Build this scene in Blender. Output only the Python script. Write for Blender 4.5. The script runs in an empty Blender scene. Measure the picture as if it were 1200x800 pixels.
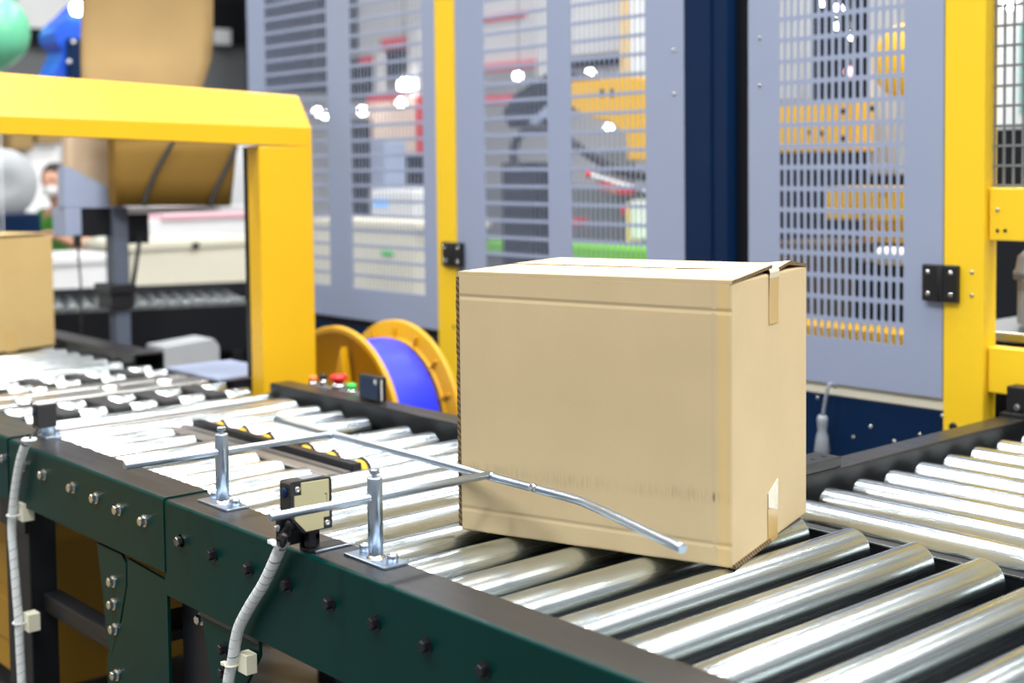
import bpy, bmesh, math, random
from mathutils import Vector, Matrix
random.seed(7)
PI = math.pi
SC = bpy.context.scene
COL = SC.collection

# ------------------------------------------------------------------ camera
CZ, FPX, PX0, PY0 = 1.35, 1590.6, 600.0, 278.6
yaw, pit, rol = math.radians(41.142), math.radians(3.046), math.radians(-0.639)
fw = Vector((-math.cos(yaw), math.sin(yaw), 0)); rr = Vector((math.sin(yaw), math.cos(yaw), 0)); up = Vector((0, 0, 1))
F = fw*math.cos(pit) - up*math.sin(pit); U0 = up*math.cos(pit) + fw*math.sin(pit)
R = rr*math.cos(rol) + U0*math.sin(rol); U = U0*math.cos(rol) - rr*math.sin(rol)
CP = Vector((0, 0, CZ))
cam = bpy.data.cameras.new('camera'); camo = bpy.data.objects.new('camera', cam); COL.objects.link(camo)
m = Matrix((R, U, -F)).transposed().to_4x4(); m.translation = CP
camo.matrix_world = m
cam.sensor_width = 36.0; cam.sensor_fit = 'HORIZONTAL'; cam.lens = FPX/1200*36
cam.shift_y = -(400-PY0)/1200
cam.clip_start = 0.05; cam.clip_end = 200
cam.dof.use_dof = True; cam.dof.focus_distance = 2.2; cam.dof.aperture_fstop = 2.9
SC.camera = camo

def ray(x, y): return F*FPX + R*(x-PX0) - U*(y-PY0)
def at_z(x, y, v): d = ray(x, y); return CP + d*((v-CZ)/d.z)
def at_x(x, y, v): d = ray(x, y); return CP + d*(v/d.x)
def at_y(x, y, v): d = ray(x, y); return CP + d*(v/d.y)

# ------------------------------------------------------------------ materials
MATS = {}
def new_mat(name):
    m = bpy.data.materials.new(name); m.use_nodes = True
    nt = m.node_tree; b = nt.nodes['Principled BSDF']
    MATS[name] = m
    return m, nt, b
def paint(name, col, rough=0.4, metal=0.0, var=0.06, nscale=14.0, bump=0.0, spec=0.5, trans=0.0, coat=0.0):
    m, nt, b = new_mat(name)
    tc = nt.nodes.new('ShaderNodeTexCoord'); n = nt.nodes.new('ShaderNodeTexNoise')
    n.inputs['Scale'].default_value = nscale; n.inputs['Detail'].default_value = 4
    nt.links.new(tc.outputs['Object'], n.inputs['Vector'])
    mx = nt.nodes.new('ShaderNodeMix'); mx.data_type = 'RGBA'
    c = list(col)+[1]
    mx.inputs[6].default_value = [max(0, v*(1-var)) for v in col]+[1]
    mx.inputs[7].default_value = [min(1, v*(1+var)) for v in col]+[1]
    nt.links.new(n.outputs['Fac'], mx.inputs[0]); nt.links.new(mx.outputs[2], b.inputs['Base Color'])
    b.inputs['Roughness'].default_value = rough; b.inputs['Metallic'].default_value = metal
    b.inputs['Specular IOR Level'].default_value = spec
    if trans: b.inputs['Transmission Weight'].default_value = trans
    if coat: b.inputs['Coat Weight'].default_value = coat
    if bump:
        bp = nt.nodes.new('ShaderNodeBump'); bp.inputs['Strength'].default_value = bump; bp.inputs['Distance'].default_value = 0.002
        nt.links.new(n.outputs['Fac'], bp.inputs['Height']); nt.links.new(bp.outputs['Normal'], b.inputs['Normal'])
    return m
def emit(name, col, s):
    m, nt, b = new_mat(name)
    b.inputs['Base Color'].default_value = list(col)+[1]
    b.inputs['Emission Color'].default_value = list(col)+[1]; b.inputs['Emission Strength'].default_value = s
    return m
def brushed(name, col, r0, r1, scale, bump=0.06, metal=1.0, detail=3):
    """metal whose grain runs along one axis (noise squeezed along it)"""
    m, nt, b = new_mat(name)
    tc = nt.nodes.new('ShaderNodeTexCoord'); mp = nt.nodes.new('ShaderNodeMapping')
    mp.inputs['Scale'].default_value = scale
    n = nt.nodes.new('ShaderNodeTexNoise'); n.inputs['Scale'].default_value = 1.0; n.inputs['Detail'].default_value = detail
    nt.links.new(tc.outputs['Object'], mp.inputs['Vector']); nt.links.new(mp.outputs['Vector'], n.inputs['Vector'])
    mr = nt.nodes.new('ShaderNodeMapRange'); mr.inputs[3].default_value = r0; mr.inputs[4].default_value = r1
    nt.links.new(n.outputs['Fac'], mr.inputs[0]); nt.links.new(mr.outputs[0], b.inputs['Roughness'])
    n2 = nt.nodes.new('ShaderNodeTexNoise'); n2.inputs['Scale'].default_value = 9; n2.inputs['Detail'].default_value = 5
    nt.links.new(tc.outputs['Object'], n2.inputs['Vector'])
    mx = nt.nodes.new('ShaderNodeMix'); mx.data_type = 'RGBA'
    mx.inputs[6].default_value = [v*0.86 for v in col]+[1]; mx.inputs[7].default_value = [min(1, v*1.1) for v in col]+[1]
    nt.links.new(n2.outputs['Fac'], mx.inputs[0]); nt.links.new(mx.outputs[2], b.inputs['Base Color'])
    b.inputs['Metallic'].default_value = metal
    bp = nt.nodes.new('ShaderNodeBump'); bp.inputs['Strength'].default_value = bump; bp.inputs['Distance'].default_value = 0.001
    nt.links.new(n.outputs['Fac'], bp.inputs['Height']); nt.links.new(bp.outputs['Normal'], b.inputs['Normal'])
    return m

M_ROLL = brushed('roller_steel', (0.545, 0.60, 0.615), 0.17, 0.32, (300, 0.08, 300), 0.09, detail=1)
M_ZINC = brushed('zinc_plate', (0.50, 0.585, 0.70), 0.24, 0.36, (30, 30, 30), 0.0)
M_STEEL = brushed('plain_steel', (0.62, 0.62, 0.61), 0.2, 0.4, (40, 6, 40), 0.05)
M_ALU = brushed('aluminium', (0.75, 0.73, 0.70), 0.3, 0.5, (3, 60, 60), 0.03)
M_CHAN = brushed('channel_steel', (0.30, 0.285, 0.275), 0.35, 0.55, (3, 60, 60), 0.03)
M_GREEN = paint('green_paint', (0.0002, 0.028, 0.0245), 0.34, var=0.15, nscale=5, bump=0.02, spec=0.12)
M_RAIL = brushed('dark_rail_steel', (0.078, 0.079, 0.084), 0.24, 0.42, (6, 50, 50), 0.05, 0.85)
M_DARK = paint('black_paint', (0.009, 0.010, 0.013), 0.4, spec=0.3)
M_BLACK = paint('black_plastic', (0.010, 0.010, 0.012), 0.42)
M_RUB = paint('black_rubber', (0.015, 0.015, 0.016), 0.7)
M_YELLIT = paint('lit_yellow_paint', (0.92, 0.60, 0.022), 0.33, var=0.03, nscale=6)  # brighter copy of the yellow, stands in for stronger light on the posts
M_YEL = paint('yellow_paint', (0.80, 0.455, 0.010), 0.33, var=0.03, nscale=6)
M_YELSHADE = paint('shaded_yellow_paint', (0.40, 0.215, 0.012), 0.6, var=0.12, nscale=4)  # machine yellow darkened, the shade under the table is put into the colour
M_YEL2 = paint('deep_yellow_plastic', (0.66, 0.345, 0.004), 0.4, var=0.06)
M_GREY = paint('blue_grey_sheet', (0.30, 0.352, 0.495), 0.42, var=0.03, nscale=5)
M_NAVY = paint('navy_paint', (0.002, 0.017, 0.060), 0.42, var=0.1, spec=0.2)
M_BLUE = paint('blue_strap', (0.018, 0.032, 0.74), 0.42, var=0.05)
M_BEIGE = paint('olive_beige_plastic', (0.50, 0.46, 0.27), 0.38, var=0.04)
M_WHITE = paint('white_plastic', (0.82, 0.83, 0.84), 0.45, var=0.03)
M_CREAM = paint('cream_board', (0.74, 0.71, 0.58), 0.6, var=0.04)
M_CABLE = paint('grey_spiral_wrap', (0.74, 0.78, 0.79), 0.5, var=0.04, nscale=60)
M_PLUG = paint('grey_plug', (0.27, 0.30, 0.34), 0.45)
M_WRAPGAP = paint('wrap_seam', (0.12, 0.13, 0.14), 0.7)
M_TIE = paint('natural_nylon', (0.82, 0.80, 0.62), 0.5)
M_RED = paint('red_plastic', (0.75, 0.015, 0.015), 0.35)
M_LIME = paint('green_plastic', (0.05, 0.6, 0.10), 0.35)
M_ORANGE = paint('orange_plastic', (0.9, 0.25, 0.08), 0.4)
M_APRICOT = paint('pale_orange_panel', (0.85, 0.60, 0.28), 0.7)
M_SLATE = paint('slate_metal', (0.10, 0.12, 0.165), 0.45)
M_PALEPINK = paint('pale_pink_cloth', (0.80, 0.45, 0.52), 0.8)
M_LTGREY = paint('light_grey_shell', (0.42, 0.44, 0.46), 0.55)
M_SILVER = paint('polished_ring', (0.8, 0.8, 0.8), 0.2, metal=1.0)
M_CONC = paint('floor_concrete', (0.12, 0.12, 0.12), 0.4, var=0.2, nscale=2)
M_WALL = paint('hall_wall', (0.60, 0.60, 0.61), 0.8, var=0.05, nscale=1)
M_DKWALL = paint('dark_hall_panel', (0.010, 0.011, 0.014), 0.8, spec=0.15)
M_MIDG = paint('mid_grey_panel', (0.16, 0.17, 0.18), 0.7)
M_PINK = paint('peach_panel', (0.85, 0.66, 0.55), 0.7)
M_SKIN = paint('skin', (0.62, 0.33, 0.22), 0.5)
M_HAIR = paint('dark_hair', (0.015, 0.010, 0.008), 0.6)
M_SHIRT = paint('green_cloth', (0.06, 0.26, 0.03), 0.9)
M_NAVYCLOTH = paint('navy_cloth', (0.02, 0.03, 0.10), 0.9)
M_TEAL = paint('teal_cloth', (0.01, 0.30, 0.24), 0.8)
M_MINT = paint('mint_rubber', (0.16, 0.60, 0.34), 0.3)
M_ROYAL = paint('royal_blue_plastic', (0.02, 0.10, 0.62), 0.3)
M_LAWN = paint('green_turf', (0.16, 0.50, 0.03), 0.9, var=0.3, nscale=40)
M_BROWN = paint('brown_board', (0.085, 0.05, 0.02), 0.7)
M_LAMP = emit('lamp_glass', (1, 0.98, 0.95), 14)
M_PINKLAMP = emit('pink_lamp', (1, 0.45, 0.5), 3)
M_SCREEN = emit('blue_screen', (0.12, 0.40, 0.85), 0.9)

def kraft(name, col, dirt=False, crease=False):
    m, nt, b = new_mat(name)
    L = nt.links.new
    tc = nt.nodes.new('ShaderNodeTexCoord')
    n = nt.nodes.new('ShaderNodeTexNoise'); n.inputs['Scale'].default_value = 7; n.inputs['Detail'].default_value = 6
    L(tc.outputs['Object'], n.inputs['Vector'])
    mp = nt.nodes.new('ShaderNodeMapping'); mp.inputs['Scale'].default_value = (120, 120, 700)
    L(tc.outputs['Object'], mp.inputs['Vector'])
    nf = nt.nodes.new('ShaderNodeTexNoise'); nf.inputs['Scale'].default_value = 1; nf.inputs['Detail'].default_value = 3
    L(mp.outputs['Vector'], nf.inputs['Vector'])
    ad = nt.nodes.new('ShaderNodeMath'); ad.operation = 'MULTIPLY_ADD'; ad.inputs[1].default_value = 0.4
    L(nf.outputs['Fac'], ad.inputs[0]); L(n.outputs['Fac'], ad.inputs[2])
    mr = nt.nodes.new('ShaderNodeMapRange'); mr.inputs[1].default_value = 0.35; mr.inputs[2].default_value = 1.05
    L(ad.outputs[0], mr.inputs[0])
    mx = nt.nodes.new('ShaderNodeMix'); mx.data_type = 'RGBA'
    mx.inputs[6].default_value = [v*0.92 for v in col]+[1]; mx.inputs[7].default_value = [min(1, v*1.06) for v in col]+[1]
    L(mr.outputs[0], mx.inputs[0])
    out = mx.outputs[2]
    sep = nt.nodes.new('ShaderNodeSeparateXYZ'); L(tc.outputs['Object'], sep.inputs[0])
    def band(sock, c, w):
        """1 at c falling to 0 at c+-w"""
        s = nt.nodes.new('ShaderNodeMath'); s.operation = 'SUBTRACT'; s.inputs[1].default_value = c; L(sock, s.inputs[0])
        a = nt.nodes.new('ShaderNodeMath'); a.operation = 'ABSOLUTE'; L(s.outputs[0], a.inputs[0])
        r = nt.nodes.new('ShaderNodeMapRange'); r.interpolation_type = 'SMOOTHSTEP'
        r.inputs[1].default_value = 0; r.inputs[2].default_value = w; r.inputs[3].default_value = 1; r.inputs[4].default_value = 0
        L(a.outputs[0], r.inputs[0]); return r.outputs[0]
    def mul(a, bv):
        k = nt.nodes.new('ShaderNodeMath'); k.operation = 'MULTIPLY'; L(a, k.inputs[0])
        if isinstance(bv, float): k.inputs[1].default_value = bv
        else: L(bv, k.inputs[1])
        return k.outputs[0]
    def step(sock, lo, hi):
        r = nt.nodes.new('ShaderNodeMapRange'); r.inputs[1].default_value = lo; r.inputs[2].default_value = hi
        L(sock, r.inputs[0]); return r.outputs[0]
    if dirt:
        mp2 = nt.nodes.new('ShaderNodeMapping'); mp2.inputs['Scale'].default_value = (230, 1, 30)
        L(tc.outputs['Object'], mp2.inputs['Vector'])
        n2 = nt.nodes.new('ShaderNodeTexNoise'); n2.inputs['Scale'].default_value = 1; L(mp2.outputs['Vector'], n2.inputs['Vector'])
        n3 = nt.nodes.new('ShaderNodeTexNoise'); n3.inputs['Scale'].default_value = 9; L(tc.outputs['Object'], n3.inputs['Vector'])
        d = mul(mul(band(sep.outputs['Z'], 0.106, 0.017), step(n2.outputs['Fac'], 0.35, 0.68)), step(n3.outputs['Fac'], 0.36, 0.6))
        d = mul(d, 0.32)
        sx = step(sep.outputs['Y'], 0.004, 0.0)          # only on the long front face (local y = 0)
        d = mul(d, sx)
        ad2 = nt.nodes.new('ShaderNodeMath'); ad2.operation = 'MAXIMUM'
        edge = mul(mul(band(sep.outputs['X'], 0.442, 0.004), band(sep.outputs['Z'], 0.106, 0.012)), 0.8)
        L(d, ad2.inputs[0]); L(mul(edge, sx), ad2.inputs[1])
        mxd = nt.nodes.new('ShaderNodeMix'); mxd.data_type = 'RGBA'; mxd.inputs[7].default_value = (0.13, 0.09, 0.05, 1)
        L(ad2.outputs[0], mxd.inputs[0]); L(out, mxd.inputs[6]); out = mxd.outputs[2]
        # bare glued strip next to the front edge, yellower paper
        my = nt.nodes.new('ShaderNodeMix'); my.data_type = 'RGBA'; my.inputs[7].default_value = (0.72, 0.50, 0.20, 1)
        L(mul(mul(band(sep.outputs['X'], 0.458, 0.016), sx), 0.7), my.inputs[0]); L(out, my.inputs[6]); out = my.outputs[2]
    L(out, b.inputs['Base Color'])
    b.inputs['Roughness'].default_value = 0.72; b.inputs['Specular IOR Level'].default_value = 0.25
    bp = nt.nodes.new('ShaderNodeBump'); bp.inputs['Strength'].default_value = 0.12; bp.inputs['Distance'].default_value = 0.001
    h = n.outputs['Fac']
    if crease:
        bp.inputs['Strength'].default_value = 0.36; bp.inputs['Distance'].default_value = 0.004
        a = nt.nodes.new('ShaderNodeMath'); a.operation = 'SUBTRACT'
        L(mul(n.outputs['Fac'], 0.15), a.inputs[0])
        wv = nt.nodes.new('ShaderNodeMath'); wv.operation = 'ADD'; L(sep.outputs['Z'], wv.inputs[0]); L(mul(sep.outputs['X'], 0.012), wv.inputs[1])
        c1 = band(wv.outputs[0], 0.388, 0.006); c2 = band(wv.outputs[0], 0.040, 0.006); c3 = mul(band(sep.outputs['X'], 0.443, 0.005), 0.6)
        s1 = nt.nodes.new('ShaderNodeMath'); s1.operation = 'MAXIMUM'; L(c1, s1.inputs[0]); L(mul(c2, 0.7), s1.inputs[1])
        s2 = nt.nodes.new('ShaderNodeMath'); s2.operation = 'MAXIMUM'; L(s1.outputs[0], s2.inputs[0]); L(c3, s2.inputs[1])
        L(mul(s2.outputs[0], step(sep.outputs['Y'], 0.004, 0.0)), a.inputs[1]); h = a.outputs[0]
    L(h, bp.inputs['Height']); L(bp.outputs['Normal'], b.inputs['Normal'])
    return m
KR = (0.60, 0.468, 0.276)
M_KRAFT = kraft('kraft_carton', KR)
M_KRAFT2 = kraft('tan_kraft_carton', (0.53, 0.375, 0.16))
M_KRAFTF = kraft('kraft_carton_marked', KR, dirt=True, crease=True)
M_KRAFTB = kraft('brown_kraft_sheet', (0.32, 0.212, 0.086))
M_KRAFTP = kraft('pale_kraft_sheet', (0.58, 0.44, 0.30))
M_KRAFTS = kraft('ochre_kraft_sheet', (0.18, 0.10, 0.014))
M_TAPE = paint('brown_packing_tape', (0.56, 0.38, 0.15), 0.25, var=0.05)
M_CLTAPE = paint('clear_packing_tape', (0.70, 0.64, 0.50), 0.2, var=0.08, nscale=150, bump=0.5)
def fluted():
    m, nt, b = new_mat('fluted_edge')
    tc = nt.nodes.new('ShaderNodeTexCoord'); w = nt.nodes.new('ShaderNodeTexWave')
    w.bands_direction = 'DIAGONAL'; w.inputs['Scale'].default_value = 60; w.inputs['Distortion'].default_value = 2
    nt.links.new(tc.outputs['Object'], w.inputs['Vector'])
    mx = nt.nodes.new('ShaderNodeMix'); mx.data_type = 'RGBA'
    mx.inputs[6].default_value = (0.05, 0.03, 0.015, 1); mx.inputs[7].default_value = (0.26, 0.17, 0.08, 1)
    nt.links.new(w.outputs['Fac'], mx.inputs[0]); nt.links.new(mx.outputs[2], b.inputs['Base Color'])
    b.inputs['Roughness'].default_value = 0.9
    return m
M_FLUTE = fluted()

# ------------------------------------------------------------------ mesh helpers
class MB:
    def __init__(s): s.bm = bmesh.new()
    def box(s, lo, hi, bevel=0.0, mat=None, seg=2):
        x0, y0, z0 = lo; x1, y1, z1 = hi
        x0, x1 = sorted((x0, x1)); y0, y1 = sorted((y0, y1)); z0, z1 = sorted((z0, z1))
        v = [s.bm.verts.new(p) for p in ((x0,y0,z0),(x1,y0,z0),(x1,y1,z0),(x0,y1,z0),(x0,y0,z1),(x1,y0,z1),(x1,y1,z1),(x0,y1,z1))]
        f = [s.bm.faces.new([v[i] for i in q]) for q in ((3,2,1,0),(4,5,6,7),(0,1,5,4),(1,2,6,5),(2,3,7,6),(3,0,4,7))]
        if bevel:
            es = list({e for q in f for e in q.edges})
            bmesh.ops.bevel(s.bm, geom=es, offset=bevel, segments=seg, affect='EDGES', profile=0.5)
        if mat is not None:
            for q in v:
                if q.is_valid: q.co = mat @ q.co
        return s
    def prism(s, pts, axis, a, b, bevel=0.0):
        """polygon pts (2D) extruded along axis 'x','y','z' from a to b"""
        def P(u, v, w): return {'x': (w, u, v), 'y': (u, w, v), 'z': (u, v, w)}[axis]
        A = [s.bm.verts.new(P(u, v, a)) for u, v in pts]; B = [s.bm.verts.new(P(u, v, b)) for u, v in pts]
        n = len(pts); f = [s.bm.faces.new(A), s.bm.faces.new(B)]
        for i in range(n): f.append(s.bm.faces.new((A[i], A[(i+1) % n], B[(i+1) % n], B[i])))
        bmesh.ops.recalc_face_normals(s.bm, faces=f)
        if bevel:
            bmesh.ops.bevel(s.bm, geom=list({e for q in f for e in q.edges}), offset=bevel, segments=2, affect='EDGES')
        return s
    def cyl(s, p, q, r, seg=16, r2=None, bevel=0.0):
        return s.lathe(p, q, [(0, 0), (0, r), (1, r if r2 is None else r2), (1, 0)] if not bevel else None, seg, bev=(r, bevel))
    def lathe(s, p, q, prof, seg=16, bev=None):
        """prof: list (t, radius), t 0..1 along p->q"""
        p = Vector(p); q = Vector(q); d = q-p; L = d.length; d = d/L
        if prof is None:
            r, b = bev; t = b/L
            prof = [(0, 0), (0, r-b), (t*0.3, r-b*0.3), (t, r), (1-t, r), (1-t*0.3, r-b*0.3), (1, r-b), (1, 0)]
        a = d.orthogonal().normalized(); c = d.cross(a)
        rings = []
        for t, r in prof:
            o = p + d*(t*L)
            if r <= 1e-7: rings.append([s.bm.verts.new(o)])
            else: rings.append([s.bm.verts.new(o + a*(r*math.cos(2*PI*i/seg)) + c*(r*math.sin(2*PI*i/seg))) for i in range(seg)])
        fs = []
        for A, B in zip(rings, rings[1:]):
            if len(A) == 1 and len(B) == 1: continue
            for i in range(seg):
                j = (i+1) % seg
                if len(A) == 1: fs.append(s.bm.faces.new((A[0], B[j], B[i])))
                elif len(B) == 1: fs.append(s.bm.faces.new((A[i], A[j], B[0])))
                else: fs.append(s.bm.faces.new((A[i], A[j], B[j], B[i])))
        for f in fs: f.smooth = True
        return s
    def tube(s, pts, r, seg=10, closed_ends=True, rf=None):
        pts = [Vector(p) for p in pts]; n = len(pts); rings = []; prev = None
        for i, p in enumerate(pts):
            d = (pts[min(i+1, n-1)] - pts[max(i-1, 0)]).normalized()
            a = d.orthogonal().normalized() if prev is None else (prev - d*prev.dot(d)).normalized()
            prev = a; c = d.cross(a); q = r if rf is None else rf(i)
            rings.append([s.bm.verts.new(p + a*(q*math.cos(2*PI*k/seg)) + c*(q*math.sin(2*PI*k/seg))) for k in range(seg)])
        for A, B in zip(rings, rings[1:]):
            for k in range(seg):
                f = s.bm.faces.new((A[k], A[(k+1) % seg], B[(k+1) % seg], B[k])); f.smooth = True
        if closed_ends: s.bm.faces.new(rings[0][::-1]); s.bm.faces.new(rings[-1])
        return s
    def sphere(s, c, r, seg=20, rings=12, sc=(1, 1, 1)):
        c = Vector(c); mm = Matrix.Translation(c) @ Matrix.Diagonal((r*sc[0], r*sc[1], r*sc[2], 1))
        g = bmesh.ops.create_uvsphere(s.bm, u_segments=seg, v_segments=rings, radius=1, matrix=mm)
        for v in g['verts']:
            for f in v.link_faces: f.smooth = True
        return s
    def build(s, name, mat, parent=None, loc=None, rotz=None, kind=None):
        bmesh.ops.recalc_face_normals(s.bm, faces=s.bm.faces[:])
        me = bpy.data.meshes.new(name); s.bm.to_mesh(me); s.bm.free()
        for f in me.polygons:
            pass
        mats = mat if isinstance(mat, (list, tuple)) else [mat]
        for q in mats: me.materials.append(q)
        o = bpy.data.objects.new(name, me); COL.objects.link(o)
        if parent: o.parent = parent
        if loc is not None: o.location = loc
        if rotz is not None: o.rotation_euler = (0, 0, rotz)
        if kind: o['kind'] = kind
        return o
def smooth_curve(P, n=8):
    P = [Vector(p) for p in P]; out = []
    for i in range(len(P)-1):
        a = P[max(i-1, 0)]; b = P[i]; c = P[i+1]; d = P[min(i+2, len(P)-1)]
        for k in range(n):
            t = k/n
            out.append(0.5*((2*b) + (c-a)*t + (2*a-5*b+4*c-d)*t*t + (3*b-a-3*c+d)*t**3))
    out.append(P[-1]); return out
def thing(name, label, cat, loc=(0, 0, 0), rotz=0.0, group=None):
    o = bpy.data.objects.new(name, None); COL.objects.link(o); o.empty_display_size = 0.1
    o.location = loc; o.rotation_euler = (0, 0, rotz); o['label'] = label; o['category'] = cat
    if group: o['group'] = group
    return o
def tag(o, label, cat, group=None, kind=None):
    o['label'] = label; o['category'] = cat
    if group: o['group'] = group
    if kind: o['kind'] = kind
    return o
def structure(o): o['kind'] = 'structure'; return o
def link_copy(src, parent, loc, rotz=None, deep=True):
    o = src.copy(); COL.objects.link(o); o.parent = parent; o.location = loc
    if rotz is not None: o.rotation_euler = (0, 0, rotz)
    if deep:
        for ch in list(src.children):
            c = ch.copy(); COL.objects.link(c); c.parent = o
    return o
def hexbolt(n, L=0.008, r=0.0085, dirv='y-'):
    """hex head along -y with a washer, base at the origin"""
    b = MB(); d = {'y-': Vector((0, -1, 0)), 'z': Vector((0, 0, 1)), 'x': Vector((1, 0, 0))}[dirv]
    b.lathe((0, 0, 0), d*0.002, [(0, 0), (0, r*1.35), (1, r*1.35), (1, 0)], 20)
    b.lathe(d*0.002, d*(0.002+L), [(0, r), (0.85, r), (1, r*0.86), (1, 0)], 6)
    for f in b.bm.faces: f.smooth = False
    return b

# ------------------------------------------------------------------ hall shell
b = MB().box((-14, -4, -0.1), (6, 14, 0)); structure(b.build('floor', M_CONC))
b = MB().box((-14, 11.9, 0), (6, 12.1, 6.5)); structure(b.build('wall_back', M_WALL))
b = MB().box((-13.2, -4, 0), (-13, 12, 6.5)); structure(b.build('wall_left', M_WALL))

b = MB()
for i in range(7): b.box((-13, -3+i*2.4, 6.28), (6, -2.95+i*2.4, 6.40))
for i in range(8): b.box((-12.5+i*2.5, -4, 6.3), (-12.44+i*2.5, 12, 6.42))
structure(b.build('ceiling', M_MIDG))

# ------------------------------------------------------------------ main conveyor
RZ = 0.75                       # top of the rollers
RAD = 0.033
def roller_mesh(name, L, r=RAD, parent=None, loc=(0, 0, 0), endmat=None, endcol=None):
    h = L/2
    b = MB(); b.lathe((0, -h, 0), (0, h, 0), [(0, r*0.62), (0.0, r*0.93), (0.0035, r*0.99), (0.007, r), (0.993, r), (0.9965, r*0.99), (1, r*0.93), (1, r*0.62)], 48)
    o = b.build(name, M_ROLL, parent, loc)
    for sgn in (-1, 1):
        e = MB(); e.lathe((0, sgn*(h-0.004), 0), (0, sgn*(h+0.012), 0), [(0, r*0.66), (0.2, r*0.62), (0.25, r*0.3), (0.3, 0.009), (1, 0.008), (1, 0)], 20)
        e.build('roller_bearing', M_DARK, o)
    return o
def channel(name, x0, x1, yo, yi, zt, zb, mat, parent, topmat=None, rad=0.007, axis='x'):
    """folded sheet rail: outer web, rounded shoulder, flat top, inner lip"""
    s = 1 if yi > yo else -1; t = 0.004
    pts = [(yo, zb)]
    for k in range(6):
        a = PI/2*k/5; pts.append((yo + s*rad*(1-math.cos(a)), zt - rad + rad*math.sin(a)))
    for k in range(6):
        a = PI/2*k/5; pts.append((yi - s*(0.004 - 0.004*math.sin(a)), zt - 0.004 + 0.004*math.cos(a)))
    pts += [(yi, zt-0.05), (yi - s*t, zt-0.05), (yi - s*t, zt-t-0.002), (yo + s*t, zt-t-0.004), (yo + s*t, zb+t), (yi - s*0.02, zb+t), (yi - s*0.02, zb)]
    b = MB().prism(pts, axis, x0, x1)
    o = b.build(name, [mat, topmat or mat], parent)
    if topmat:
        for f in o.data.polygons:
            c = f.center
            if f.normal.z > 0.9 and c.z > zt-0.003: f.material_index = 1
    return o

conv = thing('roller_conveyor', 'dark green roller conveyor in front carrying the large carton', 'conveyor', (-2.0, 1.5, 0))
def P(b, name, mat, parent, **k):            # child in world coordinates
    o = b.build(name, mat, parent, **k)
    o.matrix_parent_inverse = Matrix.Translation(-Vector(parent.location)) if not parent.rotation_euler.z else (Matrix.Translation(parent.location) @ Matrix.Rotation(parent.rotation_euler.z, 4, 'Z')).inverted()
    return o
def reparent(o, parent):
    o.parent = parent; o.matrix_parent_inverse = (Matrix.Translation(parent.location) @ Matrix.Rotation(parent.rotation_euler.z, 4, 'Z')).inverted(); return o
def rail(*a, parent=None, **k): return reparent(channel(*a, None, **k), parent)

rail('side_rail', -2.187, -0.35, 1.088, 1.170, 0.770, 0.600, M_GREEN, parent=conv, topmat=M_RAIL)
rail('side_rail', -2.900, -2.184, 1.0862, 1.175, 0.7735, 0.640, M_GREEN, parent=conv, topmat=M_RAIL)
rail('side_rail', -3.18, -1.580, 1.972, 1.903, 0.770, 0.600, M_DARK, parent=conv, topmat=M_RAIL)
# dark end frame under the branch conveyor's first roller, with its bright sheared edge
P(MB().box((-1.58, 1.898, 0.58), (-0.35, 1.908, 0.722)).box((-1.58, 1.908, 0.716), (-0.35, 1.925, 0.722)), 'end_frame', M_DARK, conv)
P(MB().box((-1.512, 1.8965, 0.7195), (-0.35, 1.8985, 0.7225)), 'frame_edge_strip', M_STEEL, conv)
# full rollers
Lf = 0.672; yc = 1.195 + Lf/2
full = [-0.705, -0.820, -0.937, -1.055, -1.173, -1.291, -1.410, -1.524, -1.6375, -1.751, -1.8645, -1.978, -2.0915, -2.205, -3.003]
r0 = None
for x in full:
    loc = Vector((x, yc, RZ-RAD)) - conv.location
    if r0 is None: r0 = roller_mesh('roller', Lf, parent=conv, loc=loc)
    else: link_copy(r0, conv, loc)
# split rollers either side of the centre divider
split = [-2.310, -2.418, -2.516, -2.684, -2.793, -2.896]
Ln = 1.462-1.195; Lg = 1.865-1.60
rn = rg = None
for x in split:
    loc = Vector((x, 1.195+Ln/2, RZ-RAD)) - conv.location
    if rn is None: rn = roller_mesh('short_roller', Ln, parent=conv, loc=loc)
    else: link_copy(rn, conv, loc)
    loc = Vector((x, 1.60+Lg/2, RZ-RAD)) - conv.location
    if rg is None:
        rg = roller_mesh('short_roller', Lg, parent=conv, loc=loc)
        e = MB(); e.lathe((0, -Lg/2-0.016, 0), (0, -Lg/2-0.001, 0), [(0, 0.008), (0, 0.0255), (0.5, 0.028), (1, 0.0255), (1, 0)], 24); e.build('yellow_pulley', M_YEL, rg)
        e = MB(); e.lathe((0, -Lg/2-0.002, 0), (0, -Lg/2+0.008, 0), [(0, 0.02), (0, 0.0305), (1, 0.0305), (1, 0.02)], 32); e.build('black_sleeve', M_RUB, rg)
    else: link_copy(rg, conv, loc)
# centre divider: dark beam, grey channel
P(MB().box((-2.93, 1.538, 0.66), (-2.258, 1.561, 0.752), 0.002), 'divider_beam', M_DARK, conv)
b = MB(); pts = [(1.477, 0.70), (1.477, 0.735), (1.482, 0.738), (1.500, 0.738), (1.502, 0.733), (1.520, 0.733), (1.522, 0.738), (1.536, 0.738), (1.536, 0.70)]
b.prism(pts, 'x', -2.955, -2.262); P(b, 'divider_channel', M_CHAN, conv)
P(MB().box((-2.93, 1.468, 0.655), (-2.262, 1.476, 0.728)), 'divider_side_plate', M_DARK, conv)
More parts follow.
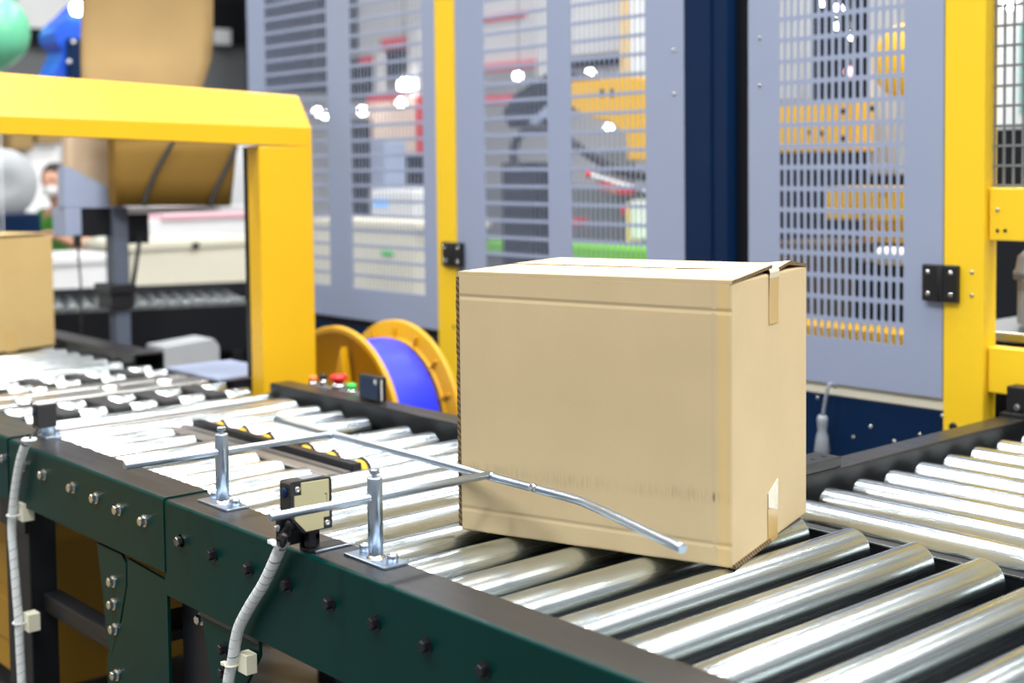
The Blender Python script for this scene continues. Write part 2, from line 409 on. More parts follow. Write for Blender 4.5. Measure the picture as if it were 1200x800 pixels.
# bolts along the near web
bp = None; bs = None
for x, z in ((-2.918,.730),(-2.818,.728),(-2.71,.728),(-2.567,.726),(-2.461,.724),(-2.361,.72),(-2.257,.719),(-2.121,.710),(-2.008,.710),(-1.891,.712),(-1.776,.712),(-1.659,.711),(-1.545,.710),(-1.427,.709),(-1.306,.709),(-1.19,.709)):
    loc = Vector((x, 1.0862 if x < -2.19 else 1.088, z)) - conv.location
    if bp is None: bp = bs = hexbolt(0, 0.010, 0.0085).build('bolt', M_STEEL, conv, loc=loc)
    else: link_copy(bp, conv, loc)
    if x == -2.121:
        bp = hexbolt(0, 0.010, 0.0085).build('bolt', M_DARK, conv, loc=loc)
# supports
P(MB().box((-2.985, 1.105, 0), (-2.85, 1.165, 0.64), 0.003), 'leg', M_DARK, conv)
P(MB().box((-2.99, 1.095, 0.575), (-2.845, 1.103, 0.655), 0.001), 'leg_clip', M_DARK, conv)
b = MB().prism([(-2.478, .632), (-2.37, .632), (-2.352, .617), (-2.355, .574), (-2.385, .50), (-2.43, .42), (-2.446, .46), (-2.456, .54)], 'y', 1.092, 1.098); P(b, 'splice_plate', M_GREEN, conv)
b = MB().prism([(-2.346, .630), (-2.19, .622), (-2.19, 0), (-2.445, 0), (-2.445, .42), (-2.378, .503), (-2.349, .578)], 'y', 1.0925, 1.0985); P(b, 'leg_plate', M_GREEN, conv)
P(MB().box((-2.19, 1.12, 0), (-2.07, 1.16, 0.60), 0.003), 'leg', M_DARK, conv)
b = MB().prism([(-2.079, .592), (-1.886, .592), (-1.886, .566), (-1.93, .508), (-1.975, .47), (-2.045, .47)], 'y', 1.099, 1.105, 0.001); P(b, 'gusset_plate', M_GREEN, conv)
P(MB().box((-2.079, 1.095, 0.588), (-1.886, 1.107, 0.596), 0.001), 'gusset_lip', M_RAIL, conv)
for x, y, z in ((-2.407, 1.092, .573), (-2.409, 1.092, .529), (-2.405, 1.092, .482), (-2.403, 1.092, .394), (-2.116, 1.12, .567), (-2.0, 1.099, .55), (-2.0, 1.099, .51)):
    link_copy(bp if x > -2.05 else bs, conv, Vector((x, y, z)) - conv.location)
P(MB().box((-2.85, 1.13, 0.40), (-2.44, 1.17, 0.44), 0.004), 'cross_tube', M_DARK, conv)
P(MB().box((-2.52, 1.11, 0.43), (-2.40, 1.30, 0.455), 0.004), 'foot_bracket', M_DARK, conv)
P(MB().box((-0.55, 1.12, 0), (-0.43, 1.16, 0.60), 0.003), 'leg', M_DARK, conv)
P(MB().box((-2.19, 1.90, 0), (-2.07, 1.94, 0.60), 0.003), 'leg', M_DARK, conv)
P(MB().box((-2.19, 1.16, 0.22), (-2.12, 1.90, 0.27), 0.003), 'cross_tube', M_DARK, conv)
P(MB().box((-2.985, 1.91, 0), (-2.90, 1.965, 0.60), 0.003), 'leg', M_DARK, conv)
P(MB().box((-3.04, 1.18, 0.60), (-0.6, 1.90, 0.63)), 'under_tray', M_DARK, conv)

# ------------------------------------------------------------------ branch conveyor to the right
br = thing('roller_conveyor', 'black framed branch roller conveyor running back past the right yellow post', 'conveyor', (-1.05, 2.4, 0))
rail('side_rail', 1.905, 2.85, -1.578, -1.516, 0.770, 0.590, M_DARK, parent=br, topmat=M_RAIL, axis='y') if False else None
def channel_y(name, y0, y1, xo, xi, zt, zb, parent):
    s = 1 if xi > xo else -1; t = 0.004; rad = 0.006
    pts = [(xo, zb)]
    for k in range(5):
        a = PI/2*k/4; pts.append((xo + s*rad*(1-math.cos(a)), zt-rad+rad*math.sin(a)))
    for k in range(5):
        a = PI/2*k/4; pts.append((xi - s*(0.005-0.005*math.sin(a)), zt-0.005+0.005*math.cos(a)))
    pts += [(xi, zb), (xi-s*t, zb), (xi-s*t, zt-t-0.003), (xo+s*t, zt-t-0.003), (xo+s*t, zb)]
    b = MB().prism(pts, 'y', y0, y1)
    o = P(b, name, [M_DARK, M_RAIL], parent)
    for f in o.data.polygons:
        if f.normal.z > 0.6 and f.center.z > zt-0.006: f.material_index = 1
    return o
channel_y('side_rail', 1.905, 2.85, -1.578, -1.516, 0.770, 0.590, br)
channel_y('side_rail', 1.935, 2.85, -0.49, -0.55, 0.770, 0.590, br)
Lb = 0.915; yb = 1.962; rb = None; k = 0
while yb < 2.80:
    loc = Vector((-1.490+Lb/2, yb, RZ-RAD)) - br.location
    if rb is None: rb = roller_mesh('roller', Lb, parent=br, loc=loc); rb.rotation_euler = (0, 0, PI/2)
    else: link_copy(rb, br, loc)
    yb += 0.1045
for y in (2.2, 2.76):
    for x in (-1.57, -0.55):
        P(MB().box((x, y, 0), (x+0.05, y+0.05, 0.60), 0.003), 'leg', M_DARK, br)

# items fixed on the branch rail
t = thing('stop_block', 'small black drilled block on the branch rail beside the large carton', 'block', (-1.548, 2.10, 0.77))
b = MB().box((-0.030, -0.09, 0), (0.030, 0.055, 0.020), 0.002); b.build('body', M_BLACK, t)
for y in (-0.005, 0.03):
    MB().lathe((0.008, y, 0.0202), (0.008, y, 0.0214), [(0, 0.0055), (1, 0.0055), (1, 0.0035), (0.2, 0.003), (0.2, 0)], 16).build('screw_hole', M_DARK, t)
q = at_z(1176, 486, 0.77)
t = thing('sensor_box', 'ribbed black box on the branch rail at right, in front of yellow beam', 'sensor', (-1.548, q.y+0.02, 0.77))
b = MB().box((-0.028, -0.01, 0.008), (0.03, 0.16, 0.066), 0.003); b.build('housing', M_BLACK, t)
b = MB()
for i in range(7): b.box((0.03, 0.0, 0.014+i*0.007), (0.0325, 0.15, 0.0175+i*0.007))
b.build('ribs', M_RUB, t)
MB().box((-0.03, -0.035, 0), (0.028, 0.17, 0.008), 0.001).build('mounting_plate', M_BLACK, t)
hexbolt(0, 0.004, 0.006).build('screw', M_STEEL, t, loc=(0.0, -0.012, 0.02))

# ------------------------------------------------------------------ large carton
def carton(name, label, A, ang, L, W, H, z, marked, base=None):
    t = thing(name, label, 'box', (A[0], A[1], z), ang, 'cartons on the conveyor line')
    b = MB(); b.box((0, 0, 0.002), (L, W, H-0.006), 0.004, seg=3)
    b.build('body', M_KRAFTF if marked else M_KRAFT2, t)
    return t
A = Vector((-1.721, 1.385)); ang = math.atan2(0.155, 0.444); L_, W_, H_ = 0.4705, 0.360, 0.4325
box = carton('cardboard_box', 'large plain brown cardboard box standing on the front rollers', A, ang, L_, W_, H_, RZ, True)
def flap(name, x0, x1, y0, y1, z0, warp, mat, parent, th=0.0052, nx=24, ny=8):
    b = MB(); G = {}
    for lev in (0, 1):
        for i in range(nx+1):
            for j in range(ny+1):
                x = x0+(x1-x0)*i/nx; y = y0+(y1-y0)*j/ny
                G[lev, i, j] = b.bm.verts.new((x, y, z0 + lev*th + warp(i/nx, j/ny)))
    for i in range(nx):
        for j in range(ny):
            b.bm.faces.new([G[1, i, j], G[1, i+1, j], G[1, i+1, j+1], G[1, i, j+1]]).smooth = True
            b.bm.faces.new([G[0, i, j], G[0, i, j+1], G[0, i+1, j+1], G[0, i+1, j]])
    def side(c, mi):
        for u, v in zip(c, c[1:]):
            f = b.bm.faces.new([G[0, u[0], u[1]], G[0, v[0], v[1]], G[1, v[0], v[1]], G[1, u[0], u[1]]]); f.material_index = mi
    side([(i, 0) for i in range(nx+1)], 0 if y0 < 0.1 else 1); side([(nx, j) for j in range(ny+1)], 1)
    side([(i, ny) for i in range(nx, -1, -1)], 1); side([(0, j) for j in range(ny, -1, -1)], 1)
    return b.build(name, [mat, M_FLUTE], parent)
zt = H_-0.0118
flap('inner_flap', L_-0.17, L_-0.001, 0.004, W_-0.004, zt-0.001, lambda u, v: 0.0, M_KRAFT, box, 0.004)
flap('inner_flap', 0.002, 0.17, 0.004, W_-0.004, zt-0.001, lambda u, v: 0.0, M_KRAFT, box, 0.004)
flap('top_flap', 0.0005, L_+0.001, 0.0, W_/2-0.001, zt+0.003, lambda u, v: 0.011*max(0, v)**1.1*max(0, (u-0.55)/0.45)**2, M_KRAFT, box)
flap('top_flap', 0.001, L_+0.001, W_/2+0.001, W_-0.001, zt+0.003, lambda u, v: 0.011*(1-abs(2*v-1.0))*max(0, (u-0.6)/0.4)**2 + 0.001*(1-v), M_KRAFT, box)
# packing tape over the seam and down the right end
def strip(pts, w, axis_w, name, mat, th=0.0007):
    b = MB(); A_ = []; n = len(pts)
    for p in pts:
        A_.append([b.bm.verts.new((p[0], p[1]-w/2, p[2])), b.bm.verts.new((p[0], p[1]+w/2, p[2]))])
    for u, v in zip(A_, A_[1:]): b.bm.faces.new((u[0], u[1], v[1], v[0]))
    o = b.build(name, mat, box); md = o.modifiers.new('thickness', 'SOLIDIFY'); md.thickness = th; md.offset = 0
    return o
wt = 0.045
zz = zt+0.0105
strip([(L_-0.16, W_/2+.006, zz+0.0), (L_-0.02, W_/2+.006, zz+0.0035), (L_+0.0006, W_/2+.006, zz+0.0025), (L_+0.0025, W_/2+.006, zz-0.003), (L_+0.0018, W_/2+.006, zz-0.012)], wt, 'y', 'seam_tape', M_CLTAPE)
strip([(L_+0.0018, W_/2+.006, zz-0.012), (L_+0.0008, W_/2+.006, zz-0.045), (L_+0.0008, W_/2+.006, zz-0.085)], wt, 'y', 'tape_strip', M_TAPE)
strip([(L_+0.001, W_*0.50+.0, 0.0), (L_+0.0009, W_*0.50+.0, 0.055)], wt, 'y', 'tape_strip', M_TAPE)
b = MB(); y0 = W_*0.5-wt/2; pts = [(y0, 0.058), (y0+wt, 0.045), (y0+wt, 0.095), (y0+wt*0.5, 0.088), (y0, 0.080)]
b.prism(pts, 'x', L_+0.0006, L_+0.0022); b.build('torn_tape_end', M_CLTAPE, box)
# open fluted edges: manufacturer's joint at the far left corner, bottom flap edges at the right
b = MB()
zprev = 0.01
for i in range(42):
    z0 = 0.008 + i*0.0098
    b.box((-0.0035-0.001*random.random(), -0.0005+0.0008*random.random(), z0), (0.0015, 0.005, z0+0.0098))
b.build('raw_edge', M_FLUTE, box)
b = MB(); b.box((L_-0.02, 0.006, 0.0), (L_+0.0028, W_*0.47, 0.0035)); b.box((L_-0.02, 0.002, 0.004), (L_+0.0016, W_*0.47, 0.007)); b.build('bottom_flap_edge', M_FLUTE, box)

# far carton at left
q = at_z(65, 405, RZ)
A2 = Vector((q.x, q.y)); a2 = math.radians(14)
dW = Vector((-math.sin(a2), math.cos(a2))); dL = Vector((math.cos(a2), math.sin(a2)))
org = A2 - dW*0.36 - dL*0.50
box2 = carton('cardboard_box', 'brown cardboard box at the far left end behind the yellow arch', org, a2, 0.50, 0.36, 0.385, RZ, False)
flap('top_flap', 0.001, 0.501, 0.001, 0.179, 0.38, lambda u, v: 0.0, M_KRAFT2, box2)
flap('top_flap', 0.001, 0.501, 0.181, 0.359, 0.38, lambda u, v: 0.004*u*u, M_KRAFT2, box2)
b = MB(); b.box((0.4995, 0.165, 0.0), (0.5015, 0.21, 0.07)); b.build('tape_strip', M_TAPE, box2)

# ------------------------------------------------------------------ side guide (two posts, rods, bent bar)
g = thing('side_guide', 'zinc plated side guide with two posts and a bent bar before the carton', 'guide rail', (-1.85, 1.147, 0.772))
for x, rz in ((-2.081, 0.863), (-1.627, 0.864)):
    o = Vector((x, 1.147, 0.772)) - Vector(g.location)
    zt_ = 0.778 if x < -2.1 else 0.770
    pl = MB().box((-0.052, -0.022, 0), (0.052, 0.022, 0.004), 0.0012).build('base_plate', M_ZINC, g, loc=o - Vector((0, 0, 0.002)))
    for sx in (-0.036, 0.036):
        c = MB(); c.lathe((sx, 0.004 if sx > 0 else 0.006, 0.004), (sx, 0.004 if sx > 0 else 0.006, 0.0155), [(0, 0), (0, 0.0088), (0.85, 0.0088), (1, 0.0078), (1, 0.0045), (0.5, 0.0042), (0.5, 0)], 20); c.build('socket_screw', M_ZINC, pl)
    wd = MB(); wd.lathe((0, 0, 0.003), (0, 0, 0.009), [(0, 0.0155), (0.5, 0.0135), (1, 0.0115), (1, 0)], 18); wd.build('weld_bead', M_SILVER, pl)
    ps = MB(); ps.lathe((0, 0, 0.002), (0, 0, 0.122), [(0, 0), (0, 0.0115), (0.985, 0.0115), (1, 0.0105), (1, 0.005), (0.98, 0)], 32); po = ps.build('post', M_ZINC, g, loc=o)
    bt = MB(); bt.lathe((0, 0, 0.118), (0, 0, 0.128), [(0, 0), (0, 0.004), (1, 0.004), (1, 0)], 12); bt.lathe((0, 0, 0.127), (0, 0, 0.134), [(0, 0), (0, 0.0078), (0.85, 0.0078), (1, 0.0068), (1, 0)], 6)
    for f in bt.bm.faces: f.smooth = False
    bt.build('clamp_bolt', M_ZINC, po)
    rd = MB(); y1 = 1.368
    rd.cyl((x, 0.968, rz+0.002), (x, y1, rz-0.002), 0.0062, 20, bevel=0.001); P(rd, 'rod', M_ZINC, g)
barpts = smooth_curve([(-2.275, 1.374, 0.862), (-2.0, 1.3735, 0.861), (-1.70, 1.372, 0.859), (-1.50, 1.370, 0.858), (-1.425, 1.367, 0.858), (-1.385, 1.358, 0.858), (-1.33, 1.343, 0.858), (-1.25, 1.320, 0.857), (-1.152, 1.291, 0.857)], 6)
bar = P(MB().tube(barpts, 0.0066, 16), 'guide_bar', M_ZINC, g)
P(MB().lathe((-1.520, 1.367, 0.860), (-1.520, 1.3605, 0.862), [(0, 0), (0, 0.007), (0.6, 0.0065), (1, 0.005), (1, 0.003), (0.7, 0)], 16), 'bar_screw', M_SILVER, g)
for x in (-2.081, -1.627):
    P(MB().sphere((x, 1.370, 0.8605), 0.0085, 14, 8, (1.2, 0.9, 0.9)), 'weld_joint', M_ZINC, g)

# ------------------------------------------------------------------ photoelectric sensor on the near rail
xs = -1.72
s = thing('photo_sensor', 'beige faced square photoelectric sensor on the near rail between the two posts', 'sensor', (xs, 1.10, 0.774))
prof = [(1.060, 0.829), (1.060, 0.8805), (1.063, 0.8835), (1.131, 0.8815), (1.134, 0.878), (1.134, 0.803), (1.082, 0.803)]
P(MB().prism(prof, 'x', xs-0.030, xs-0.001, 0.0008), 'housing', M_BLACK, s)
face = [(1.0665, 0.8265), (1.0665, 0.862), (1.0785, 0.862), (1.0785, 0.8805), (1.1275, 0.879), (1.1275, 0.822), (1.117, 0.822), (1.117, 0.8055), (1.0855, 0.8055)]
fp = P(MB().prism(face, 'x', xs-0.0012, xs+0.0012, 0.0004), 'cover_plate', M_BEIGE, s); fp['label'] = 'olive beige cover plate'
for y, z in ((1.0722, 0.8715), (1.1238, 0.8125)):
    P(MB().lathe((xs-0.001, y, z), (xs+0.0022, y, z), [(0, 0), (0, 0.0048), (0.7, 0.0046), (1, 0.0034), (1, 0.0016), (0.6, 0.0012), (0.6, 0)], 18), 'screw', M_SILVER, s)
P(MB().box((xs+0.0012, 1.119, 0.857), (xs+0.0015, 1.1235, 0.858)).box((xs+0.0012, 1.1228, 0.846), (xs+0.0015, 1.1233, 0.857)), 'face_mark', M_BLACK, s)
P(MB().cyl((xs-0.016, 1.0605, 0.866), (xs-0.016, 1.0578, 0.866), 0.008, 18), 'lens', M_NAVY, s)
P(MB().box((xs-0.026, 1.085, 0.8825), (xs-0.006, 1.122, 0.8838)), 'top_label', M_MIDG, s)
brk = MB(); brk.box((xs-0.034, 1.095, 0.770), (xs-0.003, 1.162, 0.774), 0.001); brk.box((xs-0.034, 1.054, 0.780), (xs-0.0305, 1.13, 0.835), 0.001); brk.box((xs-0.034, 1.095, 0.774), (xs-0.0305, 1.13, 0.79), 0.001); brk.box((xs-0.026, 1.098, 0.774), (xs-0.012, 1.112, 0.804), 0.002)
P(brk, 'bracket', M_DARK, s)  # black colour stands in for the shade beneath the sensor
P(MB().box((xs-0.002, 1.10, 0.7705), (xs+0.004, 1.172, 0.7735), 0.001), 'bracket_edge', M_ZINC, s)
P(MB().box((xs-0.0295, 1.052, 0.792), (xs-0.022, 1.078, 0.826), 0.004), 'slotted_lug', M_DARK, s)
P(MB().lathe((xs-0.014, 1.073, 0.822), (xs-0.014, 1.050, 0.798), [(0, 0), (0, 0.0085), (0.35, 0.0085), (0.36, 0.0065), (1, 0.006), (1, 0)], 16), 'cable_gland', M_BLACK, s)
P(hexbolt(0, 0.004, 0.004, 'y-'), 'lug_screw', M_STEEL, s, loc=(xs-0.026, 1.054, 0.812))

def spiral_cable(name, label, pts, r, parentloc, pitch=0.013):
    t = thing(name, label, 'cable', parentloc)
    c = smooth_curve(pts, 14)
    P(MB().tube(c, r, 14), 'cable_core', M_WRAPGAP, t)
    # wrapped ribbon: flat band wound round the core
    # arc-length resample
    S = [0]
    for a_, b_ in zip(c, c[1:]): S.append(S[-1]+(b_-a_).length)
    tot = S[-1]; n = int(tot/pitch*14); b = MB(); prevrow = None; j = 0; ref = None
    for i in range(n+1):
        d = tot*i/n
        while j < len(S)-2 and S[j+1] < d: j += 1
        f = (d-S[j])/max(1e-9, S[j+1]-S[j]); p = c[j].lerp(c[j+1], f)
        tg = (c[min(j+2, len(c)-1)]-c[max(j-1, 0)]).normalized()
        ref = tg.orthogonal().normalized() if ref is None else (ref - tg*ref.dot(tg)).normalized()
        q = tg.cross(ref); an = 2*PI*d/pitch
        rad = ref*math.cos(an)+q*math.sin(an)
        w = pitch*0.475
        row = [b.bm.verts.new(p+rad*(r+0.0007)-tg*w), b.bm.verts.new(p+rad*(r+0.0008)), b.bm.verts.new(p+rad*(r+0.0007)+tg*w)]
        if prevrow:
            for k in range(2): b.bm.faces.new((prevrow[k], prevrow[k+1], row[k+1], row[k])).smooth = True
        prevrow = row
    P(b, 'spiral_wrap', M_CABLE, t)
    return t, c
P(MB().tube(smooth_curve([(xs-0.014, 1.052, 0.800), tuple(at_y(334, 628, 1.050)), tuple(at_y(331, 638, 1.058))], 5), 0.0048, 10), 'lead', M_BLACK, s)
def px_y(pts, y): return [at_y(a, c, y if not isinstance(y, list) else y[i]) for i, (a, c) in enumerate(pts)]
pts = [at_y(331, 637, 1.058)] + px_y([(327, 645), (321, 659), (309, 684), (293, 710), (281, 733), (276, 752), (273, 772), (269, 790), (266, 815), (263, 850)], 1.070)
c1, cc = spiral_cable('cable', 'grey spiral wrapped cable hanging from the beige sensor down the green rail', pts, 0.0088, (-1.85, 1.07, 0.62), pitch=0.0165)
q = at_y(284, 777, 1.078)
P(MB().box((q.x-0.012, 1.076, q.z-0.016), (q.x+0.016, 1.096, q.z+0.016), 0.001), 'tie_mount', M_TIE, c1)
q2 = at_y(272, 778, 1.07)
b = MB()
ringp = [(q2.x+0.0115*math.cos(a), 1.070+0.0115*math.sin(a), q2.z+0.001*math.sin(a)) for a in [2*PI*k/20 for k in range(21)]]
b.tube(ringp, 0.0016, 6); b.box((q2.x-0.017, 1.058, q2.z-0.003), (q2.x-0.009, 1.066, q2.z+0.003), 0.001); P(b, 'cable_tie', M_TIE, c1)
q3 = at_y(329, 638, 1.066)
b = MB(); ringp = [(q3.x+0.012*math.cos(a), q3.y+0.012*math.sin(a), q3.z+0.002) for a in [2*PI*k/20 for k in range(21)]]
b.tube(ringp, 0.0026, 6); b.box((q3.x-0.026, q3.y-0.008, q3.z-0.002), (q3.x-0.008, q3.y+0.002, q3.z+0.004), 0.001); P(b, 'cable_tie', M_WHITE, c1)

# left small black sensor
sl = thing('photo_sensor', 'small black photoelectric sensor on the near rail at far left', 'sensor', (-2.86, 1.15, 0.7735))
P(MB().box((-2.872, 1.128, 0.797), (-2.846, 1.172, 0.848), 0.002), 'housing', M_BLACK, sl)
P(MB().box((-2.870, 1.133, 0.848), (-2.848, 1.168, 0.851), 0.001), 'top_cover', M_WHITE, sl)
P(MB().box((-2.878, 1.148, 0.777), (-2.872, 1.178, 0.84), 0.001).box((-2.878, 1.140, 0.7735), (-2.83, 1.178, 0.780), 0.0008), 'bracket', M_ZINC, sl)
P(MB().lathe((-2.84, 1.168, 0.780), (-2.84, 1.168, 0.799), [(0, 0), (0, 0.006), (1, 0.006), (1, 0)], 6), 'mount_bolt', M_ZINC, sl)
P(MB().cyl((-2.856, 1.1285, 0.83), (-2.856, 1.1265, 0.83), 0.006, 14), 'lens', M_NAVY, sl)
pts = [at_y(46, 500, 1.128)] + [at_y(38, 508, 1.078), at_y(31, 518, 1.070), at_y(25, 535, 1.068), at_y(20, 560, 1.068), at_y(16, 590, 1.068), at_y(14, 620, 1.068), at_y(16, 650, 1.068), at_y(19, 690, 1.068), at_y(22, 730, 1.068), at_y(24, 770, 1.068), at_y(27, 830, 1.068)]
P(MB().tube(smooth_curve([(-2.858, 1.13, 0.80)] + [tuple(at_y(44, 503, 1.118)), tuple(at_y(38, 510, 1.085)), tuple(at_y(34, 516, 1.073))], 6), 0.0035, 8), 'lead', M_BLACK, sl)
c2, cc2 = spiral_cable('cable', 'white spiral wrapped cable hanging from the small black sensor at far left', pts[2:], 0.0085, (-3.0, 1.068, 0.5), pitch=0.02)
for px, py, mx_, my_ in ((16, 603, 22, 600), (23, 729, 29, 729)):
    q = at_y(px, py, 1.068); q4 = at_y(mx_, my_, 1.078)
    b = MB(); b.tube([(q.x+0.0135*math.cos(a), 1.068+0.0135*math.sin(a), q.z) for a in [2*PI*k/20 for k in range(21)]], 0.002, 6); P(b, 'cable_tie', M_WHITE, c2)
    P(MB().box((q4.x-0.01, 1.078, q4.z-0.018), (q4.x+0.02, 1.104, q4.z+0.02), 0.001), 'tie_mount', M_TIE, c2)
q = at_y(34, 515, 1.07)
b = MB(); b.tube([(q.x+0.013*math.cos(a), q.y+0.013*math.sin(a), q.z) for a in [2*PI*k/20 for k in range(21)]], 0.003, 6); P(b, 'cable_tie', M_WHITE, c2)

# reflector on far rail
t = thing('reflector', 'small black square reflector standing on the far rail before the yellow reel', 'reflector', (-2.752, 1.938, 0.77))
MB().box((-0.045, -0.010, 0.002), (0.045, 0.012, 0.064), 0.003).build('housing', M_BLACK, t)
MB().box((-0.038, -0.0115, 0.009), (0.038, -0.0095, 0.057), 0.001).build('reflector_face', M_NAVY, t)
MB().box((0.0445, -0.006, 0.006), (0.046, -0.003, 0.058)).build('edge_strip', M_WHITE, t)
hexbolt(0, 0.003, 0.005).build('screw', M_SILVER, t, loc=(0.032, -0.011, 0.052))

# ------------------------------------------------------------------ strapping machine: arch, table, cabinet
sm = thing('strapping_machine', 'yellow arch strapping machine spanning the conveyor at left', 'machine', (-3.4, 1.6, 0))
XA = -3.297
# arch ring in the y-z plane; beam leans back above the band
def arch():
    b = MB()
    ys = [0.30, 2.130]; 
    dep = 0.075
    def zline(y, a, c): return a + (c-a)*(y-1.24)/(2.13-1.24)
    def V(x, y, z): return b.bm.verts.new((x, y, z))
    # sections along y: bottom, band top (front), lean top, back top, back bottom
    secs = []
    for y in (0.52, 1.0, 1.5, 1.92, 2.125):
        zb = zline(y, 1.442, 1.410); zm = zline(y, 1.483, 1.463); zt2 = zline(y, 1.592, 1.556)
        secs.append([V(XA, y, zb), V(XA, y, zm), V(XA-0.035, y - (0.0 if y < 2.1 else 0.018), zt2-0.004), V(XA-0.042, y - (0.0 if y < 2.1 else 0.02), zt2), V(XA-dep, y, zt2), V(XA-dep, y, zb)])
    fs = []
    for s0, s1 in zip(secs, secs[1:]):
        for i in range(6):
            fs.append(b.bm.faces.new((s0[i], s0[(i+1) % 6], s1[(i+1) % 6], s1[i])))
    b.bm.faces.new(secs[0][::-1]); b.bm.faces.new(secs[-1])
    return b
P(arch(), 'arch_beam', M_YEL, sm)
def leg(y0, y1, zt, name='arch_leg'):
    b = MB(); b.box((XA-0.066, y0, 0.0), (XA-0.001, y1, zt), 0.004); return P(b, name, M_YEL, sm)
leg(1.953, 2.128, 1.412); leg(0.52, 0.74, 1.42)
P(MB().box((XA-0.085, 1.952, 0.76), (XA-0.067, 1.99, 1.41)), 'strap_track', M_DARK, sm)
P(MB().box((-3.78, 1.22, 0.12), (-3.10, 1.86, 0.66), 0.006), 'cabinet', M_YELSHADE, sm)
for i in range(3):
    P(MB().box((-3.74, 1.2165, 0.20+i*0.14), (-3.14, 1.2205, 0.30+i*0.14), 0.001), 'cabinet_panel', M_YELSHADE, sm)
for x in (-3.7, -3.18):
    for y in (1.3, 1.78): P(MB().cyl((x, y, 0), (x, y, 0.125), 0.03, 16), 'foot', M_DARK, sm)
# table: plates, belt rollers with black belts
P(MB().box((-3.94, 1.20, 0.68), (-3.05, 1.895, 0.716)), 'table_bed', M_DARK, sm)
for x0, x1 in ((-3.055, -3.10), (-3.50, -3.60), (-3.625, -3.70)):
    P(MB().box((x0, 1.20, 0.716), (x1, 1.895, 0.742), 0.003), 'table_plate', M_STEEL, sm)
P(MB().cyl((-3.165, 1.20, 0.722), (-3.165, 1.895, 0.722), 0.026, 24, bevel=0.002), 'table_roller', M_ROLL, sm)
P(MB().cyl((-3.225, 1.20, 0.716), (-3.225, 1.895, 0.716), 0.018, 24, bevel=0.002), 'table_roller', M_ROLL, sm)
k = 0
for xr in (-3.29, -3.42, -3.77, -3.88):
    for j in range(5):
        y0 = 1.215 + j*0.138
        P(MB().cyl((xr, y0+0.056, 0.723), (xr, y0+0.128, 0.723), 0.024, 20, bevel=0.002), 'sleeve', M_ROLL, sm)
for xa, xb in ((-3.455, -3.262), (-3.915, -3.74)):
    for j in range(5):
        y0 = 1.215 + j*0.138
        P(MB().box((xa, y0, 0.716), (xb, y0+0.052, 0.744), 0.006), 'belt', M_RUB, sm)
for p in ((-3.52, 1.36), (-3.56, 1.62), (-3.66, 1.46), (-3.55, 1.78)):
    P(MB().lathe((p[0], p[1], 0.742), (p[0], p[1], 0.756), [(0, 0.03), (0.6, 0.027), (1, 0.016), (1, 0)], 20), 'guide_button', M_SILVER, sm)
P(MB().box((-3.78, 1.90, 0.742), (-3.45, 2.12, 0.752), 0.002), 'side_shelf', M_GREY, sm)

rail('side_rail', -3.95, -2.904, 1.084, 1.185, 0.777, 0.640, M_GREEN, parent=sm, topmat=M_RAIL)
# operator buttons on the far rail side
t = thing('button_station', 'row of coloured push buttons with red mushroom behind the far rail', 'control panel', (-3.02, 2.0, 0.70))
MB().box((-0.14, -0.025, 0), (0.12, 0.04, 0.055), 0.004).build('enclosure', M_MIDG, t)
for px, rcol, name, rad, hgt in ((367, M_ORANGE, 'orange_button', 0.015, 0.03), (379, M_BLACK, 'black_button', 0.013, 0.05), (397, M_RED, 'red_mushroom_button', 0.0235, 0.048), (412, M_LIME, 'green_button', 0.018, 0.03)):
    q = at_y(px, 450, 2.0); x = q.x+3.02
    c = MB(); c.lathe((x, 0, 0.055), (x, 0, 0.055+hgt*0.55), [(0, 0), (0, rad*0.85), (0.7, rad*0.85), (1, rad*0.7), (1, 0)], 22); o = c.build('button_collar', M_SILVER, t)
    z0 = 0.055+hgt*0.5
    c = MB()
    if 'red' in name: c.lathe((x, 0, z0), (x, 0, z0+0.024), [(0, 0), (0, rad*0.5), (0.35, rad*0.6), (0.45, rad), (0.75, rad*1.02), (1, rad*0.8), (1, 0)], 26)
    else: c.lathe((x, 0, z0), (x, 0, z0+0.016), [(0, 0), (0, rad*0.75), (0.7, rad*0.75), (1, rad*0.6), (1, 0)], 22)
    c.build(name, rcol, o)
MB().box((-0.01, 0.0, -0.70), (0.03, 0.04, 0.0)).build('stand', M_DARK, t)

# ------------------------------------------------------------------ strap reel
rc = (-3.350, 0.575); rR = 0.307
reel = thing('strap_reel', 'yellow plastic reel wound with bright blue strapping behind the far rail', 'reel', (rc[0], 2.35, 0))
def P3(b, n, m, p=reel): return P(b, n, m, p)
def flange(y, s):
    b = MB(); c0 = (rc[0], y, rc[1]); c1 = (rc[0], y+s*0.018, rc[1])
    b.lathe(c0, c1, [(0, 0.05), (0, rR-0.004), (0.15, rR), (0.9, rR), (1, rR-0.004), (1, rR-0.022), (0.45, rR-0.026), (0.45, 0.05)], 72)
    return b
fa = P3(flange(2.25, -1), 'flange', M_YEL2); fb = P3(flange(2.45, 1), 'flange', M_YEL2)
